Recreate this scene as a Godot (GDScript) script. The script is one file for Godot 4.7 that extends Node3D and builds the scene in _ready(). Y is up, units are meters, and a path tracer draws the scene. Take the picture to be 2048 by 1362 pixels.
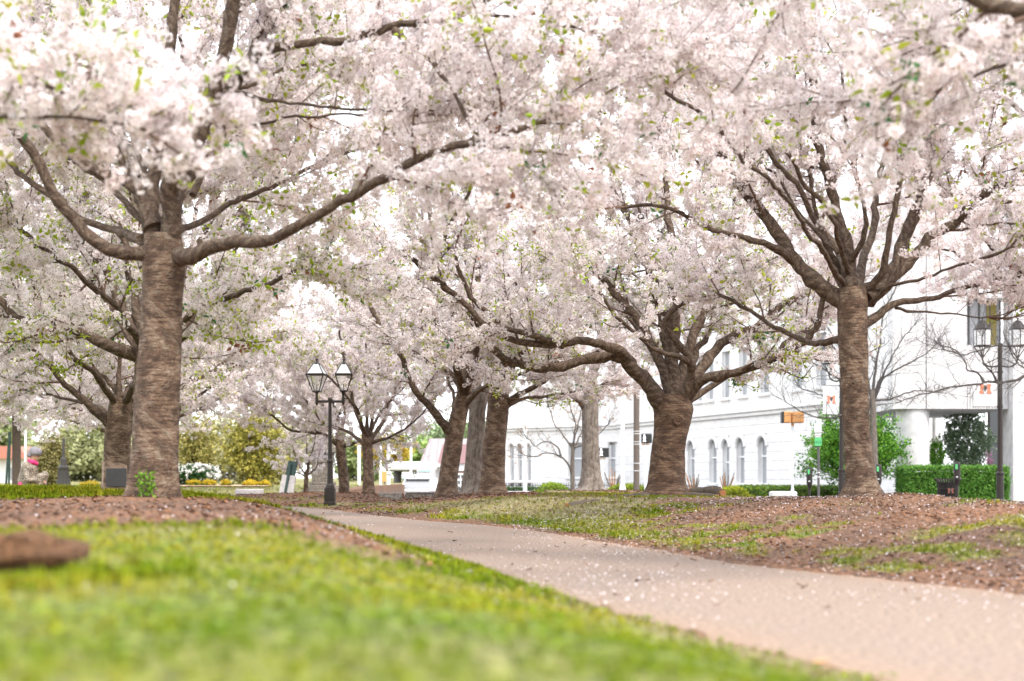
extends Node3D
# A park path under blossoming cherry trees, with a street and pale buildings behind. y up, metres; the camera looks along -z.
const F := 2844.0      # focal length in pixels of the 2048-wide photograph
const HORIZON := 955.0
const EYE := 0.65

var camera: Camera3D
var taken := {}
var rng := RandomNumberGenerator.new()
var na := FastNoiseLite.new()
var nb := FastNoiseLite.new()
var M := {}
var cluster_meshes: Array = []
var leaf_mesh: Mesh

# ------------------------------------------------------------------ mesh helper
class MB:
	var v := PackedVector3Array()
	var n := PackedVector3Array()
	var u := PackedVector2Array()
	var c := PackedColorArray()
	var ix := PackedInt32Array()
	var col := Color.WHITE

	func face(p: Array, out: Vector3, uvs: Array = []) -> void:
		# a flat convex polygon, turned so that its front looks along out
		var nn: Vector3 = (p[1] - p[0]).cross(p[2] - p[0])
		if nn.length_squared() < 1e-16 and p.size() > 3:
			nn = (p[2] - p[0]).cross(p[3] - p[0])
		nn = nn.normalized()
		var flip := nn.dot(out) < 0.0
		if flip:
			nn = -nn
		var b := v.size()
		for k in p.size():
			v.append(p[k]); n.append(nn); c.append(col)
			u.append(uvs[k] if uvs.size() > k else Vector2(p[k].x + p[k].z, p[k].y))
		for k in range(1, p.size() - 1):
			ix.append(b)
			if flip:
				ix.append(b + k); ix.append(b + k + 1)
			else:
				ix.append(b + k + 1); ix.append(b + k)

	func box(at: Vector3, s: Vector3, bev := 0.0, B := Basis()) -> void:
		# a box with chamfered edges
		var h := s * 0.5
		bev = minf(bev, minf(h.x, minf(h.y, h.z)) * 0.9)
		var ax := [Vector3(1, 0, 0), Vector3(0, 1, 0), Vector3(0, 0, 1)]
		for a in 3:
			var b := (a + 1) % 3
			var d := (a + 2) % 3
			for sg: float in [-1.0, 1.0]:
				var pts := []
				for q: Vector2 in [Vector2(-1, -1), Vector2(1, -1), Vector2(1, 1), Vector2(-1, 1)]:
					pts.append(at + B * (ax[a] * sg * h[a] + ax[b] * q.x * (h[b] - bev) + ax[d] * q.y * (h[d] - bev)))
				face(pts, B * (ax[a] * sg))
		if bev <= 0.0:
			return
		for a in 3:
			var b := (a + 1) % 3
			var d := (a + 2) % 3
			for s1: float in [-1.0, 1.0]:
				for s2: float in [-1.0, 1.0]:
					var pts := []
					for q: float in [-1.0, 1.0]:
						pts.append(at + B * (ax[a] * s1 * h[a] + ax[b] * s2 * (h[b] - bev) + ax[d] * q * (h[d] - bev)))
					for q: float in [1.0, -1.0]:
						pts.append(at + B * (ax[a] * s1 * (h[a] - bev) + ax[b] * s2 * h[b] + ax[d] * q * (h[d] - bev)))
					face(pts, B * (ax[a] * s1 + ax[b] * s2))
		for s1: float in [-1.0, 1.0]:
			for s2: float in [-1.0, 1.0]:
				for s3: float in [-1.0, 1.0]:
					face([at + B * Vector3(s1 * h.x, s2 * (h.y - bev), s3 * (h.z - bev)), at + B * Vector3(s1 * (h.x - bev), s2 * h.y, s3 * (h.z - bev)), at + B * Vector3(s1 * (h.x - bev), s2 * (h.y - bev), s3 * h.z)], B * Vector3(s1, s2, s3))

	func tube(p: PackedVector3Array, r: PackedFloat32Array, sides: int, vs := 1.0, cap := true, wob := 0.0) -> void:
		var cnt := p.size()
		if cnt < 2:
			return
		var t := (p[1] - p[0]).normalized()
		var ref := Vector3(0, 0, 1) if absf(t.z) < 0.9 else Vector3(1, 0, 0)
		var e1 := t.cross(ref).normalized()
		var base := v.size()
		var run := 0.0
		for k in cnt:
			if k > 0:
				run += p[k].distance_to(p[k - 1])
			var tn := (p[mini(k + 1, cnt - 1)] - p[maxi(k - 1, 0)]).normalized()
			e1 = (e1 - tn * e1.dot(tn)).normalized()
			var e2 := tn.cross(e1)
			for s in sides + 1:
				var a := TAU * s / sides
				var dir := e1 * cos(a) + e2 * sin(a)
				var rr := r[k]
				if wob > 0.0:
					rr *= 1.0 + wob * (sin(a * 2.0 + run * 5.1) * 0.5 + sin(a * 3.0 - run * 8.7 + 1.3) * 0.5)
				v.append(p[k] + dir * rr); n.append(dir); c.append(col)
				u.append(Vector2(float(s) / sides, run * vs))
		for k in cnt - 1:
			for s in sides:
				var a0 := base + k * (sides + 1) + s
				var b0 := a0 + sides + 1
				ix.append(a0); ix.append(b0 + 1); ix.append(a0 + 1)
				ix.append(a0); ix.append(b0); ix.append(b0 + 1)
		if cap:
			for e in [0, cnt - 1]:
				var tn: Vector3 = (p[1] - p[0]).normalized() * -1.0 if e == 0 else (p[cnt - 1] - p[cnt - 2]).normalized()
				var ring := []
				for s in sides:
					ring.append(v[base + e * (sides + 1) + s])
				if r[e] > 0.0005:
					face(ring, tn)

	func lathe(prof: PackedVector2Array, at: Vector3, sides: int, B := Basis(), rot := 0.0) -> void:
		# profile of (radius, height) from bottom to top; hard edges between its steps
		for k in prof.size() - 1:
			var q0 := prof[k]
			var q1 := prof[k + 1]
			var base := v.size()
			var nn := Vector2(q1.y - q0.y, q0.x - q1.x).normalized()
			for s in sides + 1:
				var a := TAU * s / sides + rot
				var dir := Vector3(cos(a), 0, sin(a))
				for q: Vector2 in [q0, q1]:
					v.append(at + B * (dir * q.x + Vector3(0, q.y, 0))); n.append(B * (dir * nn.x + Vector3(0, nn.y, 0))); c.append(col)
					u.append(Vector2(float(s) / sides, q.y))
			for s in sides:
				var a0 := base + s * 2
				ix.append(a0); ix.append(a0 + 3); ix.append(a0 + 1)
				ix.append(a0); ix.append(a0 + 2); ix.append(a0 + 3)

	func prism(poly: PackedVector2Array, x0: float, x1: float, T: Transform3D) -> void:
		# a polygon in T's yz-free plane (x, y) drawn out along its z from x0 to x1
		var a := []
		var b := []
		for q in poly:
			a.append(T * Vector3(q.x, q.y, x0)); b.append(T * Vector3(q.x, q.y, x1))
		var tri := Geometry2D.triangulate_polygon(poly)
		for k in range(0, tri.size(), 3):
			face([a[tri[k]], a[tri[k + 1]], a[tri[k + 2]]], T.basis.z * signf(x0 - x1))
			face([b[tri[k]], b[tri[k + 1]], b[tri[k + 2]]], T.basis.z * signf(x1 - x0))
		var ccw := not Geometry2D.is_polygon_clockwise(poly)
		for k in poly.size():
			var k2 := (k + 1) % poly.size()
			var e := poly[k2] - poly[k]
			var o2 := Vector2(e.y, -e.x) if ccw else Vector2(-e.y, e.x)
			face([a[k], a[k2], b[k2], b[k]], T.basis * Vector3(o2.x, o2.y, 0))

	func mesh() -> ArrayMesh:
		var arr := []
		arr.resize(Mesh.ARRAY_MAX)
		arr[Mesh.ARRAY_VERTEX] = v; arr[Mesh.ARRAY_NORMAL] = n; arr[Mesh.ARRAY_TEX_UV] = u; arr[Mesh.ARRAY_COLOR] = c; arr[Mesh.ARRAY_INDEX] = ix
		var m := ArrayMesh.new()
		m.add_surface_from_arrays(Mesh.PRIMITIVE_TRIANGLES, arr)
		return m

# ------------------------------------------------------------------ nodes and names
func numbered(called: String) -> String:
	var k: int = taken.get(called, -1) + 1
	taken[called] = k
	return called if k == 0 else "%s_%03d" % [called, k]

func tag(o: Node, label := "", category := "", group := "", kind := "") -> Node:
	if label: o.set_meta("label", label)
	if category: o.set_meta("category", category)
	if group: o.set_meta("group", group)
	if kind: o.set_meta("kind", kind)
	return o

func thing(called: String, label: String, category: String, at := Vector3.ZERO, turn := 0.0, group := "") -> Node3D:
	var o := Node3D.new()
	o.name = numbered(called)
	add_child(o)
	o.position = at
	o.rotation.y = turn
	tag(o, label, category, group)
	return o

func obj(called: String, mb, m: Material, parent: Node = self) -> MeshInstance3D:
	var o := MeshInstance3D.new()
	o.name = numbered(called) if parent == self else called
	o.mesh = mb.mesh() if mb is MB else mb
	o.material_override = m
	parent.add_child(o, true)
	return o

func struct(called: String, mb, m: Material) -> MeshInstance3D:
	var o := obj(called, mb, m)
	tag(o, "", "", "", "structure")
	return o

func stuff(called: String, mesh: Mesh, m: Material, buf: PackedFloat32Array, parent: Node = self) -> MultiMeshInstance3D:
	# many copies of one small mesh: 12 numbers of a transform and 4 of a colour each
	if buf.size() < 16:
		return null
	var mm := MultiMesh.new()
	mm.transform_format = MultiMesh.TRANSFORM_3D
	mm.use_colors = true
	mm.mesh = mesh
	mm.instance_count = buf.size() / 16
	mm.buffer = buf
	var o := MultiMeshInstance3D.new()
	o.name = numbered(called) if parent == self else called
	o.multimesh = mm
	o.material_override = m
	parent.add_child(o, true)
	tag(o, "", "", "", "stuff")
	return o

func push(buf: PackedFloat32Array, b: Basis, p: Vector3, c: Color) -> void:
	buf.append(b.x.x); buf.append(b.y.x); buf.append(b.z.x); buf.append(p.x)
	buf.append(b.x.y); buf.append(b.y.y); buf.append(b.z.y); buf.append(p.y)
	buf.append(b.x.z); buf.append(b.y.z); buf.append(b.z.z); buf.append(p.z)
	buf.append(c.r); buf.append(c.g); buf.append(c.b); buf.append(1.0)

func P(x: float, y: float, d: float) -> Vector3:
	return Vector3((x - 1024.0) / F * d, EYE + (HORIZON - y) / F * d, -d)

func rnd(a: float, b: float) -> float:
	return rng.randf_range(a, b)

func any_basis(s: float) -> Basis:
	return Basis(Vector3(rnd(-1, 1), rnd(-1, 1), rnd(-1, 1) + 0.001).normalized(), rnd(0, TAU)).scaled(Vector3(s, s, s))

# ------------------------------------------------------------------ materials
func lin(r: float, g: float, b: float) -> Color:
	return Color(r, g, b).linear_to_srgb()

func mat(called: String, r: float, g: float, b: float, rough := 0.8, metal := 0.0, vc := false) -> StandardMaterial3D:
	var m := StandardMaterial3D.new()
	m.resource_name = called
	m.albedo_color = lin(r, g, b)
	m.roughness = rough
	m.metallic = metal
	m.vertex_color_use_as_albedo = vc
	M[called] = m
	return m

func noise_tex(freq: float, seed: int, c0: Color, c1: Color, oct := 4, size := 512, lo := 0.25, hi := 0.75) -> NoiseTexture2D:
	var t := NoiseTexture2D.new()
	t.width = size; t.height = size; t.seamless = true
	var f := FastNoiseLite.new()
	f.seed = seed; f.frequency = freq; f.fractal_octaves = oct
	t.noise = f
	var g := Gradient.new()
	g.offsets = PackedFloat32Array([lo, hi])
	g.colors = PackedColorArray([c0, c1])
	t.color_ramp = g
	return t

func grain(m: StandardMaterial3D, freq: float, seed: int, lo: float, hi: float, scale := 1.0, bump := 0.0) -> StandardMaterial3D:
	# fine tone variation and relief on a material, in world space
	m.albedo_texture = noise_tex(freq, seed, Color(lo, lo, lo), Color(hi, hi, hi))
	m.uv1_triplanar = true
	m.uv1_world_triplanar = true
	m.uv1_scale = Vector3(scale, scale, scale)
	if bump > 0.0:
		m.heightmap_enabled = true
		m.heightmap_texture = m.albedo_texture
		m.heightmap_scale = bump
	return m

func bark_textures(vertical: bool, seed: int, dark: Color, mid: Color, light: Color) -> Array:
	# bark wraps round (u) and climbs one metre (v); cherry bark has level streaks, the other kind upright furrows
	var lichen_tone := lin(0.235, 0.225, 0.18)
	var w := 384
	var h := 1024
	var f := FastNoiseLite.new()
	f.seed = seed; f.frequency = 1.0; f.fractal_octaves = 3
	var g := FastNoiseLite.new()
	g.seed = seed + 7; g.frequency = 1.0; g.fractal_octaves = 4
	var q := FastNoiseLite.new()
	q.seed = seed + 13; q.frequency = 1.0; q.fractal_octaves = 2
	var ca := Image.create(w, h, false, Image.FORMAT_RGB8)
	var ha := Image.create(w, h, false, Image.FORMAT_RGB8)
	for y in h:
		var vv := float(y) / h
		var y1 := cos(vv * TAU)
		var y2 := sin(vv * TAU)
		var join := smoothstep(0.86, 1.0, vv)
		for x in w:
			var a := TAU * x / w
			var cx := cos(a)
			var sx := sin(a)
			var t: float
			var hh: float
			var blot := g.get_noise_3d(cx * 1.1 + y1 * 0.9, sx * 1.1 + y2 * 0.9, 2.0 + y1 * 0.7)
			var fine := g.get_noise_3d(cx * 9.0 + y1 * 9.0, sx * 9.0 + y2 * 9.0, y2 * 5.0)
			if vertical:
				var rib := 1.0 - absf(f.get_noise_3d(cx * 7.0 + y1 * 0.5, sx * 7.0 + y2 * 0.5, 3.0)) * 2.6
				t = 0.40 + rib * 0.5 + blot * 0.5 + fine * 0.4
				hh = 0.5 + rib * 0.45 + fine * 0.2
			else:
				# level bands, short pale pores and thin dark cracks; the last stretch blends into the first
				var vq := vv if join <= 0.0 else vv - 1.0
				var band := f.get_noise_3d(cx * 0.5, sx * 0.5, vv * 21.0)
				var pore := q.get_noise_3d(cx * 1.7 + 5.0, sx * 1.7, vv * 50.0)
				var crack := q.get_noise_3d(cx * 1.1, sx * 1.1 + 7.0, vv * 40.0)
				if join > 0.0:
					band = lerpf(band, f.get_noise_3d(cx * 0.5, sx * 0.5, vq * 21.0), join)
					pore = lerpf(pore, q.get_noise_3d(cx * 1.7 + 5.0, sx * 1.7, vq * 50.0), join)
					crack = lerpf(crack, q.get_noise_3d(cx * 1.1, sx * 1.1 + 7.0, vq * 40.0), join)
				t = 0.40 + band * 0.30 + blot * 0.58 + fine * 0.42
				hh = 0.5 + band * 0.25 + fine * 0.25
				var lent := smoothstep(0.16, 0.34, pore) * clampf(0.65 + blot * 1.9, 0.1, 1.3)
				var gap := smoothstep(0.22, 0.42, crack) * clampf(0.7 - blot * 1.5, 0.1, 1.3)
				t = lerpf(t, 0.92 + fine * 0.3, lent * 0.62)
				hh += lent * 0.28
				t = lerpf(t, 0.06, gap * 0.75)
				hh -= gap * 0.4
			t = clampf(t, 0.0, 1.0)
			var c := dark.lerp(mid, t * 2.0) if t < 0.5 else mid.lerp(light, t * 2.0 - 1.0)
			var lichen := smoothstep(0.16, 0.42, g.get_noise_3d(cx * 2.2 + y1 * 1.6 + 40.0, sx * 2.2 + y2 * 1.6, 11.0) + fine * 0.25)
			c = c.lerp(lichen_tone, lichen * 0.3)
			ca.set_pixel(x, y, c)
			hh = clampf(hh, 0.0, 1.0)
			ha.set_pixel(x, y, Color(hh, hh, hh))
	return [ImageTexture.create_from_image(ca), ImageTexture.create_from_image(ha)]

func make_materials() -> void:
	var b := bark_textures(false, 11, lin(0.048, 0.026, 0.015), lin(0.142, 0.086, 0.053), lin(0.34, 0.262, 0.19))
	var m := mat("cherry_bark", 1, 1, 1, 0.85)
	m.albedo_texture = b[0]
	m.heightmap_enabled = true; m.heightmap_texture = b[1]; m.heightmap_scale = 2.0
	var dk := mat("old_bark", 0.80, 0.72, 0.66, 0.85)
	dk.albedo_texture = b[0]
	dk.heightmap_enabled = true; dk.heightmap_texture = b[1]; dk.heightmap_scale = 1.6
	var l := mat("limb_bark", 0.74, 0.76, 0.78, 0.85)
	l.albedo_texture = b[0]
	l.heightmap_enabled = true; l.heightmap_texture = b[1]; l.heightmap_scale = 1.0
	var o := bark_textures(true, 31, lin(0.045, 0.034, 0.027), lin(0.135, 0.108, 0.088), lin(0.26, 0.215, 0.18))
	m = mat("grey_bark", 1, 1, 1, 0.9)
	m.albedo_texture = o[0]
	m.heightmap_enabled = true; m.heightmap_texture = o[1]; m.heightmap_scale = 1.5
	mat("twig", 0.115, 0.065, 0.042, 0.8)
	mat("bare_twig", 0.075, 0.064, 0.058, 0.9)
	m = mat("petal", 1, 1, 1, 0.6, 0.0, true)
	m.backlight_enabled = true; m.backlight = Color(0.95, 0.95, 0.95)
	m.metallic_specular = 0.2
	m = mat("young_leaf", 1, 1, 1, 0.5, 0.0, true)
	m.backlight_enabled = true; m.backlight = Color(0.8, 0.8, 0.8)
	m.metallic_specular = 0.3
	m = mat("grass_blade", 1, 1, 1, 0.8, 0.0, true)
	m.backlight_enabled = true; m.backlight = Color(0.55, 0.55, 0.55)
	m.metallic_specular = 0.1
	m = mat("ground", 1, 1, 1, 0.95, 0.0, true)
	grain(m, 0.02, 5, 0.55, 1.25, 1.3, 2.5)
	m.detail_enabled = false
	m = mat("path", 1, 1, 1, 0.9, 0.0, true)
	grain(m, 0.05, 9, 0.78, 1.1, 0.9, 0.5)
	mat("chip", 1, 1, 1, 0.9, 0.0, true)

# ------------------------------------------------------------------ the lie of the land
# middle line and half width of the path as (x, depth, half width)
var path_pts: Array[Vector3] = [Vector3(7.1, -6.0, 1.5), Vector3(5.32, -2.0, 1.5), Vector3(3.68, 2.2, 1.52), Vector3(2.49, 5.2, 1.47), Vector3(1.52, 8.0, 1.31), Vector3(0.74, 10.6, 1.1), Vector3(-0.1, 14.2, 1.13), Vector3(-0.84, 17.3, 1.18), Vector3(-1.5, 19.5, 1.12), Vector3(-2.3, 21.6, 1.05), Vector3(-3.45, 25.0, 1.0), Vector3(-4.6, 28.5, 1.05), Vector3(-6.2, 31.8, 1.1), Vector3(-10.5, 35.4, 1.15), Vector3(-18.0, 38.5, 1.2)]
var side_right := false

func path_s(x: float, d: float) -> float:
	# distance from the path's edge, negative on the path; sets side_right
	var best := 1e9
	for k in path_pts.size() - 1:
		var a := path_pts[k]
		var b := path_pts[k + 1]
		var ex := b.x - a.x
		var ed := b.y - a.y
		var t := clampf(((x - a.x) * ex + (d - a.y) * ed) / (ex * ex + ed * ed), 0.0, 1.0)
		var qx := x - a.x - ex * t
		var qd := d - a.y - ed * t
		var s := sqrt(qx * qx + qd * qd) - lerpf(a.z, b.z, t)
		if s < best:
			best = s
			side_right = ex * qd - ed * qx < 0.0
	return best

func smin(a: float, b: float, k: float) -> float:
	var h := clampf(0.5 + 0.5 * (b - a) / k, 0.0, 1.0)
	return lerpf(b, a, h) - k * h * (1.0 - h)

func street_level(x: float) -> float:
	return lerpf(-0.95, -0.32, smoothstep(-1.0, 5.0, x))

func height(x: float, d: float) -> float:
	var s := path_s(x, d)
	s += na.get_noise_2d(x * 90.0, d * 90.0) * 0.09
	var bump := na.get_noise_2d(x * 35.0, d * 35.0) * 0.03 + nb.get_noise_2d(x * 9.0, d * 9.0) * 0.03
	if s < 0.0:
		return lerpf(0.012, -0.04, smoothstep(0.0, -0.12, s))
	var h: float
	if not side_right:
		h = smin(lerpf(0.195, 0.31, smoothstep(4.0, 9.0, d)) * s, lerpf(0.350, 0.42, smoothstep(3.0, 7.0, d)), 0.12)
		h += 0.07 * exp(-((x + 3.3) * (x + 3.3) + (d - 13.0) * (d - 13.0)) / 1.6) - 0.0
		if d > 36.0:
			h = lerpf(h, lerpf(0.04, 0.3, clampf((d - 38.0) / 20.0, 0.0, 1.0)), smoothstep(36.0, 40.0, d))
	else:
		var wide := lerpf(4.4, 3.2, smoothstep(15.0, 26.0, d))
		var top := lerpf(0.47, 0.385, smoothstep(16.8, 20.0, d))
		top = lerpf(top, 0.34, smoothstep(20.0, 25.0, d)) - 0.13 * smoothstep(4.4, 5.8, x)
		top = lerpf(top, 0.29, smoothstep(25.0, 31.0, d))
		h = top * smoothstep(-0.6, wide, s) - top * smoothstep(-0.6, wide, 0.0)
		h += 0.02 * exp(-((x - 4.15) * (x - 4.15) + (d - 17.0) * (d - 17.0)) / 1.5)
		h -= 0.34 * exp(-((x + 2.5) * (x + 2.5) / 0.8 + (d - 35.0) * (d - 35.0) / 7.0))
		if x > -5.6:
			var d0 := lerpf(43.5, 22.0, smoothstep(3.2, 5.2, x))
			if x < 0.9:
				d0 = 37.3
			h = lerpf(h, street_level(x), smoothstep(d0, d0 + (1.4 if x < 0.9 else 4.0), d))
	if side_right or d > 30.0:
		if x > -5.6 and d > 44.0:
			h = street_level(x)
		elif x <= -5.6 and side_right and d > 36.0:
			h = lerpf(h, lerpf(0.04, 0.3, clampf((d - 38.0) / 20.0, 0.0, 1.0)), smoothstep(36.0, 40.0, d))
	return h + bump * smoothstep(0.0, 0.5, s) * (1.0 if d < 44.0 else 0.3)

func on_ground(x: float, d: float, lift := 0.0) -> Vector3:
	return Vector3(x, height(x, d) + lift, -d)

# what covers the ground: x grass, y dry grass, z reddish soil or mulch (each 0..1)
func cover(x: float, d: float) -> Vector3:
	var s := path_s(x, d)
	var n1 := na.get_noise_2d(x * 28.0, d * 20.0)
	var n2 := nb.get_noise_2d(x * 60.0 + 50.0, d * 45.0)
	var n := n1 * 0.7 + n2 * 0.5
	if s < 0.0:
		return Vector3(0, 0, 0.03)
	if d > 37.5 and x < -6.2:
		return Vector3(0.65, 0.5, 0.0)
	if not side_right:
		if d > 38.0:
			return Vector3(0.65, 0.5, 0.0)
		var soil := smoothstep(6.2, 7.1, d + n * 0.9) * (1.0 - smoothstep(13.2, 14.3, d + n * 0.8)) * smoothstep(0.55, 1.0, s + n * 0.35)
		var dry := (1.0 - smoothstep(0.25, 1.0, s + n * 0.9)) * (1.0 - smoothstep(6.5, 9.5, d))
		dry = maxf(dry, 0.45 * smoothstep(0.1, 0.5, n) * (1.0 - smoothstep(6.0, 8.0, d)))
		return Vector3((1.0 - soil) * (1.0 - dry * 0.7), dry * (1.0 - soil), soil)
	if x > -5.6 and (d > 44.0 or d > 38.4 and x < 0.8):
		return Vector3(0, 0, 0)
	var mulch := 0.0
	for q: Vector3 in [Vector3(-1.3, 30.4, 2.0), Vector3(-0.5, 33.2, 2.6), Vector3(-3.7, 37.0, 3.2), Vector3(-4.9, 40.0, 3.5), Vector3(2.3, 42.0, 2.0), Vector3(-3.0, 33.5, 2.2)]:
		mulch = maxf(mulch, 1.0 - smoothstep(0.55, 1.0, Vector2(x - q.x, d - q.y).length() / q.z - n * 0.3))
	if d > 27.0 and x < 0.6:
		mulch = maxf(mulch, smoothstep(0.2, 1.0, s - 0.5 + n))
	var dryz := smoothstep(17.0, 20.0, d) * (1.0 - smoothstep(1.2, 2.2, x + n)) * smoothstep(0.5, 1.3, s + n * 0.6)
	var g := smoothstep(-0.05, 0.22, n + 0.10 - 0.18 * smoothstep(1.0, 2.4, x) + 0.35 * exp(-((x - 1.6) * (x - 1.6)) / 2.0) - 0.12 * smoothstep(3.0, 6.0, x))
	g *= smoothstep(0.12, 0.5, s + n * 0.4)
	var n3 := nb.get_noise_2d(x * 190.0 + 31.0, d * 150.0)
	g *= lerpf(1.0, smoothstep(-0.04, 0.16, n3 + 0.04), smoothstep(0.6, 2.0, x))
	g *= 1.0 - mulch
	g *= 1.0 - 0.9 * exp(-((x - 4.15) * (x - 4.15) + (d - 17.0) * (d - 17.0)) / 3.0)
	g *= 1.0 - 0.8 * exp(-((x - 2.8) * (x - 2.8) + (d - 25.0) * (d - 25.0)) / 2.5)
	dryz *= 1.0 - mulch
	return Vector3(g * (1.0 - 0.75 * dryz), dryz, clampf(1.0 - g - dryz, 0.0, 1.0))

func lines(from: float, near0: float, near1: float, to: float, step: float, grow: float) -> PackedFloat32Array:
	var out := PackedFloat32Array()
	var a := PackedFloat32Array()
	var x := near0
	var st := step
	while x > from:
		x -= st; st *= grow
		a.append(x)
	a.reverse()
	out.append_array(a)
	x = near0
	while x < near1:
		out.append(x); x += step
	st = step
	while x < to:
		out.append(x); x += st; st *= grow
	return out

func build_ground() -> void:
	var xs := lines(-420.0, -5.0, 7.0, 420.0, 0.105, 1.09)
	var ds := lines(-40.0, 0.0, 20.0, 700.0, 0.105, 1.035)
	var nx := xs.size()
	var mb := MB.new()
	for d in ds:
		for x in xs:
			var h := height(x, d)
			mb.v.append(Vector3(x, h, -d))
			mb.u.append(Vector2(x, d))
			var cv := cover(x, d)
			var n := nb.get_noise_2d(x * 40.0, d * 40.0)
			var soil := Color(0.245, 0.115, 0.055).lerp(Color(0.165, 0.085, 0.048), clampf(0.5 + n * 1.4, 0.0, 1.0))
			var lawn := Color(0.14, 0.18, 0.015).lerp(Color(0.25, 0.22, 0.04), clampf(0.5 + n * 1.3, 0.0, 1.0))
			var dry := Color(0.30, 0.245, 0.115)
			var w := cv.x + cv.y + cv.z
			var c := Color(0.16, 0.155, 0.15)
			if w > 0.01:
				c = (lawn * cv.x + dry * cv.y + soil * cv.z) / w
			c.a = 1.0
			mb.c.append(c)
	for r in ds.size() - 1:
		for q in nx - 1:
			var a := r * nx + q
			mb.ix.append(a); mb.ix.append(a + nx); mb.ix.append(a + nx + 1)
			mb.ix.append(a); mb.ix.append(a + nx + 1); mb.ix.append(a + 1)
	mb.n.resize(mb.v.size())
	mb.n.fill(Vector3.ZERO)
	for r in ds.size():
		for q in nx:
			var k := r * nx + q
			var l := mb.v[r * nx + maxi(q - 1, 0)]
			var rr := mb.v[r * nx + mini(q + 1, nx - 1)]
			var b := mb.v[maxi(r - 1, 0) * nx + q]
			var f := mb.v[mini(r + 1, ds.size() - 1) * nx + q]
			mb.n[k] = (rr - l).cross(f - b).normalized()
	struct("ground", mb, M.ground)

func build_path() -> void:
	var mid := PackedVector3Array()
	for k in path_pts.size() - 1:
		var steps := 12
		for q in steps:
			var a := path_pts[maxi(k - 1, 0)]
			var b := path_pts[k]
			var c := path_pts[k + 1]
			var e := path_pts[mini(k + 2, path_pts.size() - 1)]
			mid.append(b.cubic_interpolate(c, a, e, float(q) / steps))
	var mb := MB.new()
	var cols := 14
	for k in mid.size():
		var t := mid[mini(k + 1, mid.size() - 1)] - mid[maxi(k - 1, 0)]
		var side := Vector2(t.y, -t.x).normalized()
		for q in cols + 1:
			var f := (float(q) / cols * 2.0 - 1.0)
			var hw := mid[k].z + 0.3
			var x := mid[k].x + side.x * f * hw
			var d := mid[k].y + side.y * f * hw
			mb.v.append(Vector3(x, 0.003 + nb.get_noise_2d(x * 14.0, d * 14.0) * 0.012 - 0.02 * f * f, -d))
			mb.n.append(Vector3.UP); mb.u.append(Vector2(x, d))
			var st := clampf(0.5 + 1.5 * nb.get_noise_2d(x * 16.0, d * 9.0), 0.0, 1.0)
			var pc := Color(0.290, 0.208, 0.158).lerp(Color(0.235, 0.183, 0.150), st)
			mb.c.append(pc.lerp(Color(0.36, 0.22, 0.13), smoothstep(0.55, 0.95, absf(f)) * 0.75))
	for k in mid.size() - 1:
		for q in cols:
			var a := k * (cols + 1) + q
			var b := a + cols + 1
			mb.ix.append(a); mb.ix.append(b); mb.ix.append(b + 1)
			mb.ix.append(a); mb.ix.append(b + 1); mb.ix.append(a + 1)
	struct("path", mb, M.path)

# ------------------------------------------------------------------ small repeated meshes
func blossom_cluster(seed: int, flowers: int, rad: float) -> Mesh:
	var r := RandomNumberGenerator.new()
	r.seed = seed
	var mb := MB.new()
	for k in flowers:
		var ph := acos(1.0 - 2.0 * (k + 0.5) / flowers)
		var th := k * 2.399963 + r.randf_range(-0.4, 0.4)
		var out := Vector3(sin(ph) * cos(th), cos(ph), sin(ph) * sin(th))
		var at := out * rad * r.randf_range(0.65, 1.05)
		out = (out + Vector3(r.randf_range(-0.4, 0.4), r.randf_range(-0.4, 0.4), r.randf_range(-0.4, 0.4))).normalized()
		var e1 := out.cross(Vector3(0.3, 1, 0.2)).normalized()
		var e2 := out.cross(e1)
		var fr := r.randf_range(0.015, 0.0195)
		var pink := r.randf_range(0.0, 1.0)
		var rim := Color(0.97, 0.955, 0.95).lerp(Color(0.97, 0.915, 0.915), pink)
		var core := Color(0.93, 0.86, 0.85).lerp(Color(0.88, 0.73, 0.73), pink)
		var a0 := r.randf_range(0, TAU)
		for p in 5:
			var a := a0 + TAU * p / 5.0
			var d := e1 * cos(a) + e2 * sin(a)
			var s := out.cross(d)
			var b := mb.v.size()
			mb.v.append(at + d * fr * 0.12)
			mb.v.append(at + d * fr * 0.7 + s * fr * 0.46 + out * fr * 0.30)
			mb.v.append(at + d * fr * 1.05 + out * fr * 0.38)
			mb.v.append(at + d * fr * 0.7 - s * fr * 0.46 + out * fr * 0.30)
			var nn := (out - d * 0.35).normalized()
			for q in 4:
				mb.n.append(nn); mb.u.append(Vector2.ZERO)
				mb.c.append(core if q == 0 else rim)
			mb.ix.append_array(PackedInt32Array([b, b + 1, b + 2, b, b + 2, b + 3]))
		# calyx and stalk
		mb.col = Color(0.22, 0.10, 0.07).lerp(Color(0.24, 0.25, 0.06), r.randf())
		var st := e1 * fr * 0.09
		mb.face([at + st, at - st, at * 0.15], e2)
		mb.face([at + e1 * fr * 0.24, at + e2 * fr * 0.24, at - out * fr * 0.6], e1 + e2)
		mb.face([at - e1 * fr * 0.24, at - e2 * fr * 0.24, at - out * fr * 0.6], -e1 - e2)
	return mb.mesh()

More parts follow.
